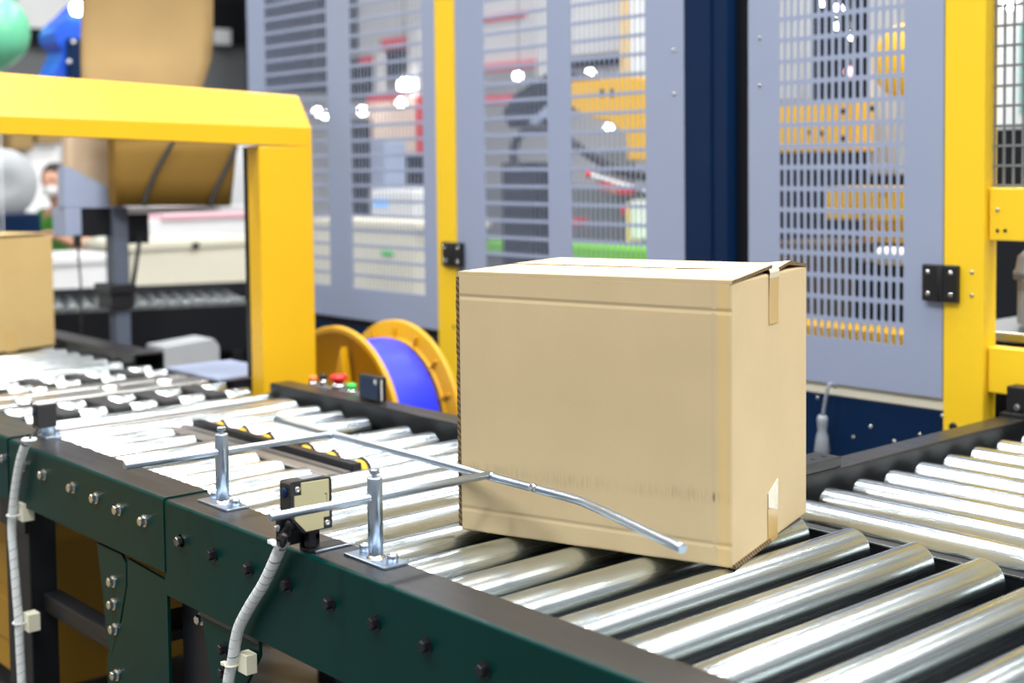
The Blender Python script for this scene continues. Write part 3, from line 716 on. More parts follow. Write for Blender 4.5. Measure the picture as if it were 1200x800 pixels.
# ribs and rings inside the rear flange (seen) and on the front one
def ribs(y, s):
    b = MB()
    for k in range(16):
        a = 2*PI*k/16; mm = Matrix.Translation((rc[0], y, rc[1])) @ Matrix.Rotation(a, 4, 'Y')
        b.box((0.10, 0, -0.003), (rR-0.02, s*0.010, 0.003), mat=mm)
    for rq in (0.17, 0.252):
        b.lathe((rc[0], y, rc[1]), (rc[0], y+s*0.012, rc[1]), [(0, rq-0.003), (1, rq-0.003), (1, rq+0.003), (0, rq+0.003)], 64)
    return b
P(ribs(2.45, -1), 'flange_ribs', M_YEL2, fb) if False else None
def sub(b, n, m, par):
    return b.build(n, m, par)
sub(ribs(2.4495, -1), 'flange_ribs', M_YEL2, fb)
P3(MB().lathe((rc[0], 2.251, rc[1]), (rc[0], 2.425, rc[1]), [(0, 0.06), (0, 0.254), (0.05, 0.256), (0.95, 0.256), (1, 0.254), (1, 0.06)], 72), 'strap_coil', M_BLUE)
hub = P3(MB().lathe((rc[0]-0.01, 2.232, rc[1]+0.02), (rc[0]-0.01, 2.20, rc[1]+0.02), [(0, 0.07), (0.8, 0.05), (1, 0.045), (1, 0)], 30), 'hub_cap', M_YEL2)
P3(MB().prism([(-3.335, 0.70), (-3.29, 0.83), (-3.265, 0.70)], 'y', 2.205, 2.233, 0.003), 'brake_wedge', M_YEL2)
P3(MB().cyl((rc[0], 2.16, rc[1]), (rc[0], 2.54, rc[1]), 0.02, 16), 'axle', M_STEEL)
for y in (2.175, 2.52):
    P3(MB().prism([(rc[0]-0.20, 0), (rc[0]-0.17, 0), (rc[0]+0.02, rc[1]-0.02), (rc[0]+0.17, 0), (rc[0]+0.20, 0), (rc[0]+0.035, rc[1]+0.03), (rc[0]-0.035, rc[1]+0.03)], 'y', y-0.012, y+0.012), 'stand', M_DARK)

# ------------------------------------------------------------------ machine enclosure (cage)
YC = 2.898; ZB, ZT = 0.781, 2.14
CW, CH = 0.02135, 0.0555
def slotted(b, x0, x1, z0, z1, y, nc, nr, fw_=0.285, fh_=0.41):
    cw = (x1-x0)/nc; ch = (z1-z0)/nr; sw = cw*fw_; sh = ch*fh_; ns = 5
    for i in range(nc):
        for j in range(nr):
            xa = x0+i*cw; za = z0+j*ch; xm = xa+cw/2; zm = za+ch/2
            V = lambda x, z: b.bm.verts.new((x, y, z))
            T = V(xm, za+ch); B = V(xm, za); BL = V(xa, za); TL = V(xa, za+ch); BR = V(xa+cw, za); TR = V(xa+cw, za+ch)
            ht = V(xm, zm+sh); hb = V(xm, zm-sh)
            lp = [V(xm-sw*math.sin(PI/2*k/ns), zm+sh-sw+sw*math.cos(PI/2*k/ns)) for k in range(1, ns+1)]
            lp += [V(xm-sw*math.cos(PI/2*k/ns), zm-sh+sw-sw*math.sin(PI/2*k/ns)) for k in range(0, ns)]
            rp = [V(2*xm-p.co.x, p.co.z) for p in lp]
            b.bm.faces.new([BL, B, hb]+lp[::-1]+[ht, T, TL]); b.bm.faces.new([B, BR, TR, T, ht]+rp+[hb])
    bmesh.ops.remove_doubles(b.bm, verts=b.bm.verts[:], dist=0.0002)
def cage_door(label, x0, x1, wins, rows=22, zw=0.893, fw_=0.285, fh_=0.41):
    t = thing('cage_door', label, 'door', ((x0+x1)/2, YC, ZB))
    zt_ = zw+rows*CH
    b = MB(); d = 0.007
    xs_ = [x0]+[v for w in wins for v in w]+[x1]
    for a, c in zip(xs_[0::2], xs_[1::2]): b.box((a, YC, ZB), (c, YC+d, ZT))
    for a, c in wins:
        b.box((a, YC, ZB), (c, YC+d, zw)); b.box((a, YC, zt_), (c, YC+d, ZT))
    P(b, 'door_frame', M_GREY, t)
    for a, c in wins:
        m_ = MB(); slotted(m_, a, c, zw, zt_, YC+0.001, max(3, round((c-a)/CW)), rows, fw_, fh_)
        o = P(m_, 'slotted_panel', M_GREY, t); md = o.modifiers.new('thickness', 'SOLIDIFY'); md.thickness = 0.0018; md.offset = 1 if o.data.polygons[0].normal.y < 0 else -1
        md.offset = 0
    return t
def screw_on(t, x, z, y=YC, r=0.005, mat=None):
    return P(MB().lathe((x, y, z), (x, y-0.003, z), [(0, 0), (0, r), (0.6, r*0.95), (1, r*0.6), (1, 0)], 14), 'screw', mat or M_STEEL, t)
dl = cage_door('blue grey cage door with two slotted windows left of the left yellow post', -4.967, -3.710, [(-4.838, -4.381), (-4.231, -3.785)], fw_=0.42, fh_=0.435)
dm = cage_door('blue grey cage door with two slotted windows between yellow post and navy column', -3.600, -2.573, [(-3.453, -3.142), (-3.037, -2.721)], fw_=0.42, fh_=0.435)
dr = cage_door('blue grey cage door with one slotted window left of the right yellow post', -2.343, -1.756, [(-2.243, -1.859)])
for q in ((790, 59), (790, 110)):
    p = at_y(q[0], q[1], YC); screw_on(dm, p.x, p.z)
for q in ((890, 45), (890, 100)):
    p = at_y(q[0], q[1], YC); screw_on(dr, p.x, p.z)
def hinge(t, x0, x1, z0, z1):
    y1 = YC-0.018; xm = (x0+x1)/2
    b = MB(); b.box((x0, y1, z0), (xm-0.008, YC, z1), 0.003); b.box((xm+0.008, y1, z0), (x1, YC, z1), 0.003); b.cyl((xm, YC-0.012, z0), (xm, YC-0.012, z1), 0.010, 16, bevel=0.001)
    h = P(b, 'hinge', M_BLACK, t)
    for x in (x0+0.017, x1-0.017):
        for z in (z0+0.018, z1-0.018):
            o = MB().lathe((x, y1, z), (x, y1-0.003, z), [(0, 0), (0, 0.0062), (0.6, 0.006), (1, 0.004), (1, 0)], 14).build('screw', M_SILVER, h)
hinge(dr, -1.802, -1.708, 1.015, 1.103)
hl = at_y(522, 283, YC); hl2 = at_y(545, 313, YC)
hinge(dm, hl.x, hl2.x, hl2.z, hl.z)
# posts
pl_ = thing('cage_post', 'yellow square post between the two left cage doors', 'post', (-3.655, YC, 0), group='yellow cage posts')
P(MB().box((-3.708, YC-0.004, 0.0), (-3.603, YC+0.06, 2.16), 0.004), 'post', M_YELLIT, pl_)
screw_on(pl_, -3.62, 0.80, YC-0.004, 0.006, M_BLACK)
pr_ = thing('cage_post', 'wide yellow square post at right beside the branch conveyor', 'post', (-1.70, YC, 0), group='yellow cage posts')
P(MB().box((-1.752, YC-0.004, 0.0), (-1.648, YC+0.055, 2.16), 0.004), 'post', M_YELLIT, pr_)
for q in ((1139, 319), (1139, 346)):
    p = at_y(q[0], q[1], YC-0.004); screw_on(pr_, p.x, p.z, YC-0.004, 0.005)
p = at_y(1117, 500, YC-0.004); screw_on(pr_, p.x, p.z, YC-0.004, 0.011, M_BLACK)
# navy column
nc_ = thing('cage_column', 'tall navy blue steel column between the middle and right cage doors', 'column', (-2.45, YC, 0))
P(MB().box((-2.571, YC-0.002, 0.0), (-2.475, YC+0.11, 2.16), 0.003).box((-2.475, YC+0.006, 0.0), (-2.424, YC+0.11, 2.16), 0.002), 'column', M_NAVY, nc_)
P(MB().box((-2.424, YC+0.05, 0.0), (-2.343, YC+0.10, 2.16), 0.002), 'backing_plate', M_DARK, nc_)
# base plinth with rivets and beige sill
pb = thing('machine_plinth', 'navy blue base plinth with rivets beneath the cage doors', 'machine base', (-3.2, YC+0.05, 0))
P(MB().box((-5.0, YC+0.012, 0.0), (-3.71, YC+0.06, 0.748), 0.003), 'plinth_panel', M_NAVY, pb)
P(MB().box((-3.60, YC+0.012, 0.0), (-2.573, YC+0.06, 0.748), 0.003), 'plinth_panel', M_NAVY, pb)
P(MB().box((-2.34, YC+0.012, 0.0), (-1.754, YC+0.06, 0.748), 0.003), 'plinth_panel', M_NAVY, pb)
P(MB().box((-2.34, YC+0.010, 0.750), (-1.756, YC+0.06, 0.7805), 0.001), 'sill', M_CREAM, pb)
P(MB().box((-5.0, YC+0.02, 0.750), (-2.58, YC+0.06, 0.7805), 0.001), 'sill', M_DARK, pb)
for q in ((958, 466), (1020, 500), (1000, 512), (1048, 517), (1078, 509), (1104, 487)):
    p = at_y(q[0], q[1], YC+0.012)
    P(MB().lathe((p.x, YC+0.012, p.z), (p.x, YC+0.009, p.z), [(0, 0), (0, 0.005), (0.5, 0.004), (1, 0)], 12), 'rivet', M_STEEL, pb)

# plug and lead in front of the plinth
q0 = at_y(971, 452, 2.86); q1 = at_y(964, 488, 2.86)
t = thing('cable_plug', 'grey connector plug hanging on its lead beside the carton, before the navy plinth', 'plug', (q1.x, 2.86, q1.z))
P(MB().tube(smooth_curve([(q0.x+0.004, 2.885, 0.776), tuple(q0), tuple(q1)], 6), 0.0045, 8), 'lead', M_PLUG, t)
P(MB().lathe(q1+Vector((0, 0, 0.003)), q1-Vector((0.002, 0, 0.095)), [(0, 0), (0, 0.011), (0.1, 0.014), (0.25, 0.013), (0.4, 0.011), (0.55, 0.015), (0.95, 0.020), (1, 0.018), (1, 0)], 18), 'plug_body', M_PLUG, t)
P(MB().cyl(q1-Vector((0.002, 0, 0.0955)), Vector((q1.x-0.002, q1.y, 0.002)), 0.007, 10), 'tail', M_CABLE, t)

# ------------------------------------------------------------------ inside and behind the cage
def boxpx(b, x0, y0, x1, y1, Y, d, bev=0.004):
    xm, ym = (x0+x1)/2, (y0+y1)/2
    b.box((at_y(x0, ym, Y).x, Y, at_y(xm, y1, Y).z), (at_y(x1, ym, Y).x, Y+d, at_y(xm, y0, Y).z), bev); return b
def boxpx_x(b, x0, y0, x1, y1, X, d, bev=0.004):
    xm, ym = (x0+x1)/2, (y0+y1)/2
    b.box((X-d, at_x(x0, ym, X).y, at_x(xm, y1, X).z), (X, at_x(x1, ym, X).y, at_x(xm, y0, X).z), bev); return b
# cross beams right of the right post
def at_post(px, py): return at_y(px, py, YC+0.01)
bm_ = thing('beam_structure', 'yellow machine frame with two cross beams at the right edge', 'machine frame', (-1.2, YC+0.03, 0))
p0 = at_post(1167, 220); p1 = at_post(1200, 283)
P(MB().box((-1.645, YC+0.012, p1.z), (-0.55, YC+0.05, p0.z), 0.003), 'upper_beam', M_YELLIT, bm_)
p2 = at_post(1167, 407); p3 = at_post(1200, 460)
P(MB().box((-1.645, YC+0.012, p3.z-0.01), (-0.55, YC+0.05, p2.z), 0.003), 'lower_beam', M_YELLIT, bm_)
P(MB().box((-0.60, YC+0.012, 0), (-0.55, YC+0.05, 2.1), 0.003), 'upright', M_YELLIT, bm_)
for px in (1169, 1178):
    p = at_y(px, 270, YC+0.012); screw_on(bm_, p.x, p.z, YC+0.012, 0.0045, M_BLACK)
p = at_y(1169, 246, YC+0.012); screw_on(bm_, p.x, p.z, YC+0.012, 0.005)
b = MB(); zg0 = p0.z+0.002; 
for i in range(46):
    x = -1.645+i*0.0232; b.box((x, YC+0.03, zg0), (x+0.005, YC+0.034, 2.1))
for i in range(15):
    z = zg0+i*0.046; b.box((-1.645, YC+0.028, z), (-0.60, YC+0.032, z+0.006))
P(b, 'wire_mesh', M_MIDG, bm_)
mot = thing('electric_motor', 'grey cylindrical motor behind the yellow beams at the right edge', 'motor', (-1.6, YC+0.35, 0))
qa = at_y(1171, 330, YC+0.22); zc0 = at_y(1185, 375, YC+0.3).z; zc1 = at_y(1185, 290, YC+0.3).z
P(MB().lathe((qa.x+0.13, YC+0.32, zc0), (qa.x+0.13, YC+0.32, zc1), [(0, 0), (0, 0.12), (0.58, 0.12), (0.6, 0.13), (0.7, 0.13), (0.72, 0.125), (0.9, 0.12), (1, 0.10), (1, 0)], 30), 'motor_body', M_CHAN, mot)
P(MB().box((qa.x-0.10, YC+0.15, zc0-0.035), (qa.x+0.4, YC+0.5, zc0-0.012), 0.003), 'mounting_plate', M_STEEL, mot)
P(MB().box((qa.x-0.10, YC+0.2, 0.0), (qa.x+0.4, YC+0.5, zc0-0.035), 0.003), 'pedestal', M_DARK, mot)

# palletiser frame seen through the right door
pf = thing('palletiser', 'yellow and black palletiser machine behind the right cage door', 'machine', (-2.6, 4.2, 0))
for a in ((906, 118, 992, 178, 3.75, 0.2, 'beam'), (966, 219, 1075, 258, 3.55, 0.2, 'beam'), (1012, 255, 1078, 284, 3.6, 0.2, 'beam'), (900, 384, 1075, 415, 3.45, 0.2, 'beam')):
    P(boxpx(MB(), *a[:6]), a[6], M_YEL, pf)
P(boxpx(MB(), 1018, -40, 1052, 205, 3.9, 0.10), 'grey_column', M_LTGREY, pf)
P(boxpx(MB(), 896, -40, 934, 118, 4.0, 0.10), 'grey_column', M_LTGREY, pf)
P(boxpx(MB(), 1058, -40, 1072, 300, 3.95, 0.05), 'black_column', M_DARK, pf)
P(boxpx(MB(), 900, 285, 1000, 292, 3.6, 0.3), 'shelf', M_BROWN, pf)
P(boxpx(MB(), 870, 176, 1085, 296, 4.3, 0.05), 'back_panel', M_DARK, pf)
P(boxpx(MB(), 880, 290, 1000, 390, 4.0, 0.05), 'wood_panel', M_BROWN, pf)
P(boxpx(MB(), 1000, 290, 1085, 400, 4.0, 0.05), 'back_panel', M_DARK, pf)
P(boxpx(MB(), 1005, 298, 1062, 308, 3.5, 0.1), 'steel_bar', M_STEEL, pf)
for px, py in ((1000, 246), (1010, 250), (1035, 228), (1022, 127), (950, 155), (962, 156), (988, 130), (988, 162)):
    Yq = 3.55 if px > 995 and py > 200 else 3.75
    p = at_y(px, py, Yq); screw_on(pf, p.x, p.z, Yq, 0.010, M_DARK)
c = at_y(1052, 72, 3.7)
P(MB().lathe((c.x+0.02, 3.70, c.z), (c.x+0.02, 3.76, c.z), [(0, 0), (0, 0.105), (0.2, 0.118), (1, 0.118), (1, 0)], 40), 'yellow_pulley', M_YEL, pf)
c = at_y(1043, 300, 3.45)
P(MB().cyl((c.x-0.04, 3.46, c.z), (c.x+0.05, 3.46, c.z), 0.026, 20, bevel=0.004), 'air_cylinder', M_WHITE, pf)
P(boxpx(MB(), 895, 420, 1075, 700, 3.9, 0.1), 'lower_panel', M_DARK, pf)
P(boxpx(MB(), 900, 398, 915, 760, 3.6, 0.1), 'leg', M_DARK, pf)

# robot behind the middle door
rb_ = thing('robot_arm', 'black jointed robot arm with hose seen through the middle cage door', 'robot', (-3.6, 4.3, 0))
YR = 4.2
P(boxpx(MB(), 588, 190, 627, 330, YR, 0.22, 0.01), 'column', M_DARK, rb_)
c0 = at_y(607, 330, YR+0.1)
P(MB().lathe((c0.x, YR+0.11, 0.0), (c0.x, YR+0.11, c0.z+0.02), [(0, 0), (0, 0.22), (0.1, 0.22), (0.12, 0.15), (1, 0.13), (1, 0)], 28), 'base', M_DARK, rb_)
armp = [at_y(a, b_, YR) for a, b_ in ((588, 132), (600, 112), (618, 100), (640, 86), (668, 84), (690, 95), (690, 118), (660, 122), (640, 136), (618, 148), (596, 150))]
P(MB().prism([(p.x, p.z) for p in armp], 'y', YR, YR+0.12, 0.005), 'upper_arm', M_DARK, rb_)
pb_ = [at_y(a, b_, YR-0.01) for a, b_ in ((618, 144), (642, 122), (648, 132), (628, 146))]
P(MB().prism([(p.x, p.z) for p in pb_], 'y', YR-0.01, YR+0.02, 0.002), 'blue_cover', M_GREY, rb_)
hp = [at_y(a, b_, YR-0.05) for a, b_ in ((605, 200), (602, 180), (606, 162), (620, 153), (645, 152), (670, 168), (700, 187), (725, 200), (757, 207), (775, 210))]
P(MB().tube(smooth_curve(hp, 6), 0.020, 10), 'hose', M_RUB, rb_)
yb_ = [at_y(a, b_, YR-0.06) for a, b_ in ((662, 96), (745, 90), (775, 96), (775, 188), (735, 188), (734, 160), (715, 143), (690, 138), (668, 124))]
yo = P(MB().prism([(p.x, p.z) for p in yb_], 'y', YR-0.06, YR+0.10, 0.005), 'forearm', M_YEL, rb_); yo['label'] = 'yellow forearm casing'
for px in (705, 717):
    p = at_y(px, 109, YR-0.06); screw_on(rb_, p.x, p.z, YR-0.06, 0.018, M_BLACK)
lead = [at_y(a, b_, YR-0.08) for a, b_ in ((692, 205), (710, 210), (730, 216), (757, 223), (775, 226))]
P(MB().tube(smooth_curve(lead, 5), 0.008, 8), 'air_line', M_WHITE, rb_)
p = at_y(690, 204, YR-0.08); P(MB().sphere(p, 0.017), 'red_fitting', M_RED, rb_)

# booths and goods beyond
def single(b, name, mat, label, cat, group=None): return tag(b.build(name, mat), label, cat, group)
YB = 8.0
# hall partitions (setting)
structure(boxpx(MB(), 420, -60, 506, 180, 7.6, 0.1).build('trim_1', M_WALL))
structure(boxpx(MB(), 560, -60, 628, 74, 7.4, 0.1).build('trim_2', M_WALL))
structure(boxpx(MB(), 660, -60, 728, 64, 7.4, 0.1).build('trim_3', M_WALL))
structure(boxpx_x(MB(), -60, 34, 300, 108, -12.6, 0.2).build('trim_4', M_MIDG))
structure(boxpx_x(MB(), 232, -60, 420, 55, -12.5, 0.2).build('trim_5', M_DKWALL))
structure(boxpx_x(MB(), 34, 33, 98, 52, -12.45, 0.1).build('trim_6', M_DKWALL))
structure(boxpx_x(MB(), 300, -60, 392, 108, -11.5, 0.2).build('trim_7', M_DKWALL))
structure(boxpx(MB(), 930, -60, 1020, 125, 8.5, 0.1).build('trim_8', M_DKWALL))
bt_ = thing('trade_booth', 'white booth with red topped dark windows seen through the left cage door', 'booth', (-9.2, 7.55, 0))
P(boxpx(MB(), 446, 44, 478, 90, 7.5, 0.06), 'dark_window', M_DKWALL, bt_); P(boxpx(MB(), 446, 44, 479, 57, 7.48, 0.06), 'red_header', M_RED, bt_)
P(boxpx(MB(), 408, 66, 438, 118, 7.5, 0.06), 'dark_window', M_DKWALL, bt_); P(boxpx(MB(), 420, 66, 438, 76, 7.48, 0.06), 'red_header', M_RED, bt_)
P(boxpx(MB(), 478, 30, 489, 112, 7.45, 0.06), 'post', M_WALL, bt_); P(boxpx(MB(), 438, 60, 447, 112, 7.45, 0.06), 'post', M_WALL, bt_)
P(boxpx(MB(), 430, 116, 488, 180, 7.4, 0.06), 'peach_panel', M_PINK, bt_)
P(boxpx(MB(), 430, 112, 470, 118, 7.38, 0.06), 'red_trim', M_RED, bt_); P(boxpx(MB(), 487, 112, 497, 182, 7.38, 0.06), 'red_trim', M_RED, bt_)
P(boxpx(MB(), 400, 140, 431, 262, 7.35, 0.1), 'dark_column', M_DKWALL, bt_)
P(boxpx(MB(), 452, 176, 500, 232, 7.5, 0.1), 'dark_counter', M_DKWALL, bt_)
P(boxpx(MB(), 480, 228, 505, 250, 7.3, 0.2), 'yellow_case', M_YEL, bt_)
P(boxpx(MB(), 470, 245, 505, 300, 7.5, 0.2), 'dark_counter', M_DKWALL, bt_)
p0 = at_y(450, 440, 7.4); P(boxpx(MB(), 405, 280, 505, 420, 7.6, 0.1), 'skirt', M_MIDG, bt_)
pc = thing('packing_machine', 'white packing machine with blue screen seen through the left cage door', 'machine', (-7.6, 5.8, 0))
P(boxpx(MB(), 433, 222, 486, 262, 5.8, 0.4, 0.02), 'cabinet', M_WHITE, pc); P(boxpx(MB(), 437, 233, 454, 242, 5.795, 0.02, 0.001), 'screen', M_SCREEN, pc)
P(boxpx(MB(), 433, 165, 452, 224, 6.0, 0.2, 0.02), 'tower', M_GREY, pc); P(boxpx(MB(), 430, 262, 470, 500, 5.85, 0.3), 'stand', M_MIDG, pc)
bx = thing('goods_crate', 'cream carton crate with green mark behind the left cage door', 'crate', (-6.2, 4.4, 0))
P(boxpx(MB(), 366, 262, 486, 345, 4.4, 0.5, 0.01), 'crate', M_CREAM, bx); P(boxpx(MB(), 362, 258, 488, 267, 4.39, 0.52, 0.004), 'lid', M_CREAM, bx)
p = at_y(454, 297, 4.4); b = MB(); b.sphere((p.x, 4.397, p.z), 0.05, 16, 8, (1.3, 0.06, 0.35)); P(b, 'green_mark', M_LIME, bx)
z0 = at_y(430, 345, 4.4).z
for px in (375, 478):
    q = at_y(px, 345, 4.45); P(MB().box((q.x-0.05, 4.45, 0), (q.x+0.05, 4.85, z0), 0.003), 'skid', M_BROWN, bx)
bn = thing('trade_booth', 'white booth with red stripes seen through the middle cage door', 'booth', (-6.5, 7.3, 0))
P(boxpx(MB(), 560, 16, 615, 23, 7.38, 0.02), 'red_stripe', M_RED, bn); P(boxpx(MB(), 560, 73, 628, 82, 7.35, 0.05), 'red_fascia', M_RED, bn)
P(boxpx(MB(), 560, 112, 600, 122, 7.3, 0.05), 'red_fascia', M_RED, bn); P(boxpx(MB(), 660, 66, 727, 78, 7.35, 0.1), 'dark_fascia', M_DKWALL, bn)
P(boxpx(MB(), 727, -60, 739, 90, 7.2, 0.1), 'orange_pillar', M_APRICOT, bn); P(boxpx(MB(), 738, -60, 748, 90, 7.15, 0.1), 'white_pillar', M_WHITE, bn)
P(boxpx(MB(), 628, -60, 645, 90, 7.2, 0.1), 'grey_pillar', M_WALL, bn); P(boxpx(MB(), 748, -60, 762, 90, 7.2, 0.1), 'grey_pillar', M_WALL, bn)
P(boxpx(MB(), 560, 90, 770, 232, 9.5, 0.1), 'rear_panel', M_WALL, bn); P(boxpx(MB(), 560, 216, 770, 290, 7.5, 0.1), 'counter', M_MIDG, bn)
P(boxpx(MB(), 700, 175, 735, 215, 7.3, 0.1), 'dark_cabinet', M_MIDG, bn)
for px, py, mt in ((704, 218, M_RED), (716, 220, M_ORANGE), (727, 222, M_RED), (730, 245, M_RED), (673, 260, M_RED), (573, 260, M_MIDG)):
    P(boxpx(MB(), px-3, py-4, px+3, py+5, 7.2, 0.12), 'display_pack', mt, bn)
P(boxpx(MB(), 734, 238, 739, 285, 7.1, 0.1), 'orange_pillar', M_APRICOT, bn); P(boxpx(MB(), 740, 235, 752, 280, 7.05, 0.1), 'white_pillar', M_WHITE, bn)
tp = thing('display_plinth', 'low plinth topped with bright green turf behind the middle cage door', 'plinth', (-5.0, 6.6, 0))
P(boxpx(MB(), 560, 288, 775, 304, 6.6, 0.5), 'turf_top', M_LAWN, tp); zl = at_y(667, 304, 6.6).z
P(MB().box((at_y(565, 300, 6.6).x, 6.62, 0), (at_y(770, 300, 6.6).x, 7.05, zl)), 'base', M_MIDG, tp)
bw = thing('trade_booth', 'white and dark booth seen through wire mesh at the top right edge', 'booth', (-2.6, 7.0, 0))
P(boxpx(MB(), 1150, -20, 1230, 155, 7.0, 0.1), 'white_panel', M_WHITE, bw)
P(boxpx(MB(), 1195, 25, 1215, 135, 6.9, 0.05), 'teal_banner', M_TEAL, bw)
P(boxpx(MB(), 1150, 150, 1230, 420, 6.9, 0.2), 'dark_counter', M_DKWALL, bw)
zl = at_y(1190, 418, 6.9).z; P(MB().box((at_y(1160, 400, 6.9).x, 6.95, 0), (at_y(1220, 400, 6.9).x, 7.05, zl)), 'base', M_DKWALL, bw)
# hall lamps: each a small round fixture on a stem
lampspec = [(607, 89, 8.5, 0.05), (692, 86, 8.5, 0.05), (610, 195, 6.9, 0.04), (713, 150, 8.6, 0.045), (982, 12, 6.5, 0.04), (963, 3, 6.5, 0.025), (981, 31, 6.6, 0.02), (998, 42, 6.6, 0.025), (995, 84, 6.9, 0.035), (425, 130, 7.2, 0.055), (470, 120, 7.05, 0.05), (475, 100, 7.35, 0.09), (372, 131, 7.0, 0.05), (381, 135, 7.0, 0.045), (1183, 2, 6.0, 0.05)]
lbl = ['brightest round lamp above the robot arm', 'round lamp above the yellow robot forearm', 'round lamp in front of the black robot column', 'round lamp below the yellow robot forearm', 'large lamp at the top of the right cage door', 'small lamp at the very top of the right cage door', 'small lamp just under the large lamp, right cage door', 'small lamp right of the dark centre, right cage door', 'pink lamp in the right cage door', 'lamp at the left end of the peach booth panel', 'lamp at the right end of the peach booth panel', 'large globe lamp above the peach booth panel', 'left lamp of the pair beside the yellow arch corner', 'right lamp of the pair beside the yellow arch corner', 'lamp at the top edge right of the right yellow post']
for (px, py, Y, r), l in zip(lampspec, lbl):
    p = at_y(px, py, Y)
    t = thing('hall_lamp', l, 'lamp', tuple(p), group='glowing hall lamps')
    r *= 0.72; MB().sphere((0, 0, 0), r, 16, 10).build('globe', M_PINKLAMP if 'pink' in l else M_LAMP, t)
    MB().cyl((0, 0.0, r*0.9), (0, 0.0, r*0.9+0.06), r*0.5, 12).build('holder', M_MIDG, t)
    MB().cyl((0, 0, r+0.05), (0, 0, 6.3-p.z), 0.004, 6).build('stem', M_MIDG, t)

# ------------------------------------------------------------------ left background behind the arch
XM = -4.75
mg = thing('carton_magazine', 'grey carton magazine stand on a single post behind the yellow arch', 'machine', (XM, 2.3, 0))
pw = [at_x(a, b_, XM) for a, b_ in ((75, 195), (80, 195), (139, 226), (142, 232), (142, 244), (75, 244))]
P(MB().prism([(p.y, p.z) for p in pw], 'x', XM-0.06, XM, 0.003), 'side_wedge', M_GREY, mg)
P(boxpx_x(MB(), 77, 244, 96, 277, XM, 0.12), 'motor_end', M_GREY, mg)
P(boxpx_x(MB(), 96, 244, 132, 277, XM-0.01, 0.12), 'motor', M_DARK, mg)
P(boxpx_x(MB(), 140, 242, 292, 249, XM+0.005, 0.05, 0.002), 'cross_bar', M_WHITE, mg)
pa = at_x(133, 246, XM+0.02); pb2 = at_x(150, 246, XM+0.02)
P(MB().box((XM-0.04, pa.y, 0.0), (XM+0.02, pb2.y, pa.z+0.01), 0.003), 'post', M_SLATE, mg)
P(boxpx_x(MB(), 273, 168, 300, 244, XM-0.1, 0.03, 0.002), 'white_guard', M_WHITE, mg)
P(boxpx_x(MB(), 150, 246, 175, 285, XM-0.02, 0.1), 'gearbox', M_DARK, mg)
b = boxpx_x(MB(), 129, 333, 160, 344, XM+0.05, 0.14); boxpx_x(b, 131, 344, 158, 362, XM+0.04, 0.12); P(b, 'clamp', M_BLACK, mg)
P(MB().cyl(at_x(165, 272, XM+0.02), at_x(155, 340, XM+0.03), 0.008, 10), 'strut', M_DARK, mg)
P(MB().tube(smooth_curve([at_x(92, 278, XM), at_x(92, 300, XM), at_x(95, 340, XM), at_x(95, 372, XM), at_x(96, 420, XM)], 5), 0.004, 8), 'lead', M_RUB, mg)
P(boxpx_x(MB(), 88, 275, 96, 289, XM+0.004, 0.02), 'cable_gland', M_BLACK, mg)
P(MB().box((XM-0.25, pa.y-0.15, 0.0), (XM+0.10, pb2.y+0.05, 0.03), 0.004), 'base_plate', M_DARK, mg)
# curved sheets of cartons held in the magazine
def sheet(label, prof, mat, x_front, thick, edge_pts, group='carton blanks in the magazine', curl=0.05, name='carton_blank'):
    """prof: pixel outline left/right edges at several heights -> curved slab with real thickness"""
    b = MB(); rows = []; nu = 10
    for (xl, xr, y, off) in prof:
        rowf = []; rowb = []
        for i in range(nu+1):
            u = i/nu; px = xl+(xr-xl)*u
            p = at_x(px, y, x_front+off)
            bow = curl*math.sin(PI*u)*0.35
            rowf.append(b.bm.verts.new((p.x+bow, p.y, p.z))); rowb.append(b.bm.verts.new((p.x+bow-thick, p.y, p.z)))
        rows.append((rowf, rowb))
    for (f0, b0), (f1, b1) in zip(rows, rows[1:]):
        for i in range(nu):
            b.bm.faces.new((f0[i], f0[i+1], f1[i+1], f1[i])).smooth = True
            b.bm.faces.new((b0[i], b1[i], b1[i+1], b0[i+1])).smooth = True
        b.bm.faces.new((f0[0], f1[0], b1[0], b0[0])); b.bm.faces.new((f0[nu], b0[nu], b1[nu], f1[nu]))
    b.bm.faces.new(rows[0][0][::-1] + rows[0][1]); b.bm.faces.new(rows[-1][0] + rows[-1][1][::-1])
    return b
t1 = thing('carton_blank', 'broad upright kraft sheet rising above the yellow arch', 'carton', tuple(at_x(170, 150, -4.72)), group='carton blanks in the magazine')
b = sheet('', [(97, 249, -60, -0.10), (98, 250, 0, -0.10), (97, 250, 40, -0.08), (97, 248, 70, -0.05), (98, 238, 100, 0.0), (104, 232, 150, 0.02)], None, -4.70, 0.02, None)
P(b, 'sheet', M_KRAFTB, t1)
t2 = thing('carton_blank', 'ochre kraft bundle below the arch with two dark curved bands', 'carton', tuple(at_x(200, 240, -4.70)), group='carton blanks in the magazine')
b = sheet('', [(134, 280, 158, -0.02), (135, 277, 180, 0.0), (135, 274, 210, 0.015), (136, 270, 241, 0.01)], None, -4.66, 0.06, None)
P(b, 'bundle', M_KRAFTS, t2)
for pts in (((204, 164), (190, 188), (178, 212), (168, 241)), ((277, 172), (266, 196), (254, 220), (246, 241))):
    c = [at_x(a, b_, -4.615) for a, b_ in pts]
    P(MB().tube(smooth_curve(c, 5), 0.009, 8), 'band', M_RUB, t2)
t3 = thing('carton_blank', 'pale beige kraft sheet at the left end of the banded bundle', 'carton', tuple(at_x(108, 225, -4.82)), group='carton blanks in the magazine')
b = sheet('', [(80, 137, 158, 0.0), (80, 136, 190, 0.0), (80, 135, 215, 0.005), (79, 135, 240, 0.005)], None, -4.84, 0.05, None, curl=0.02)
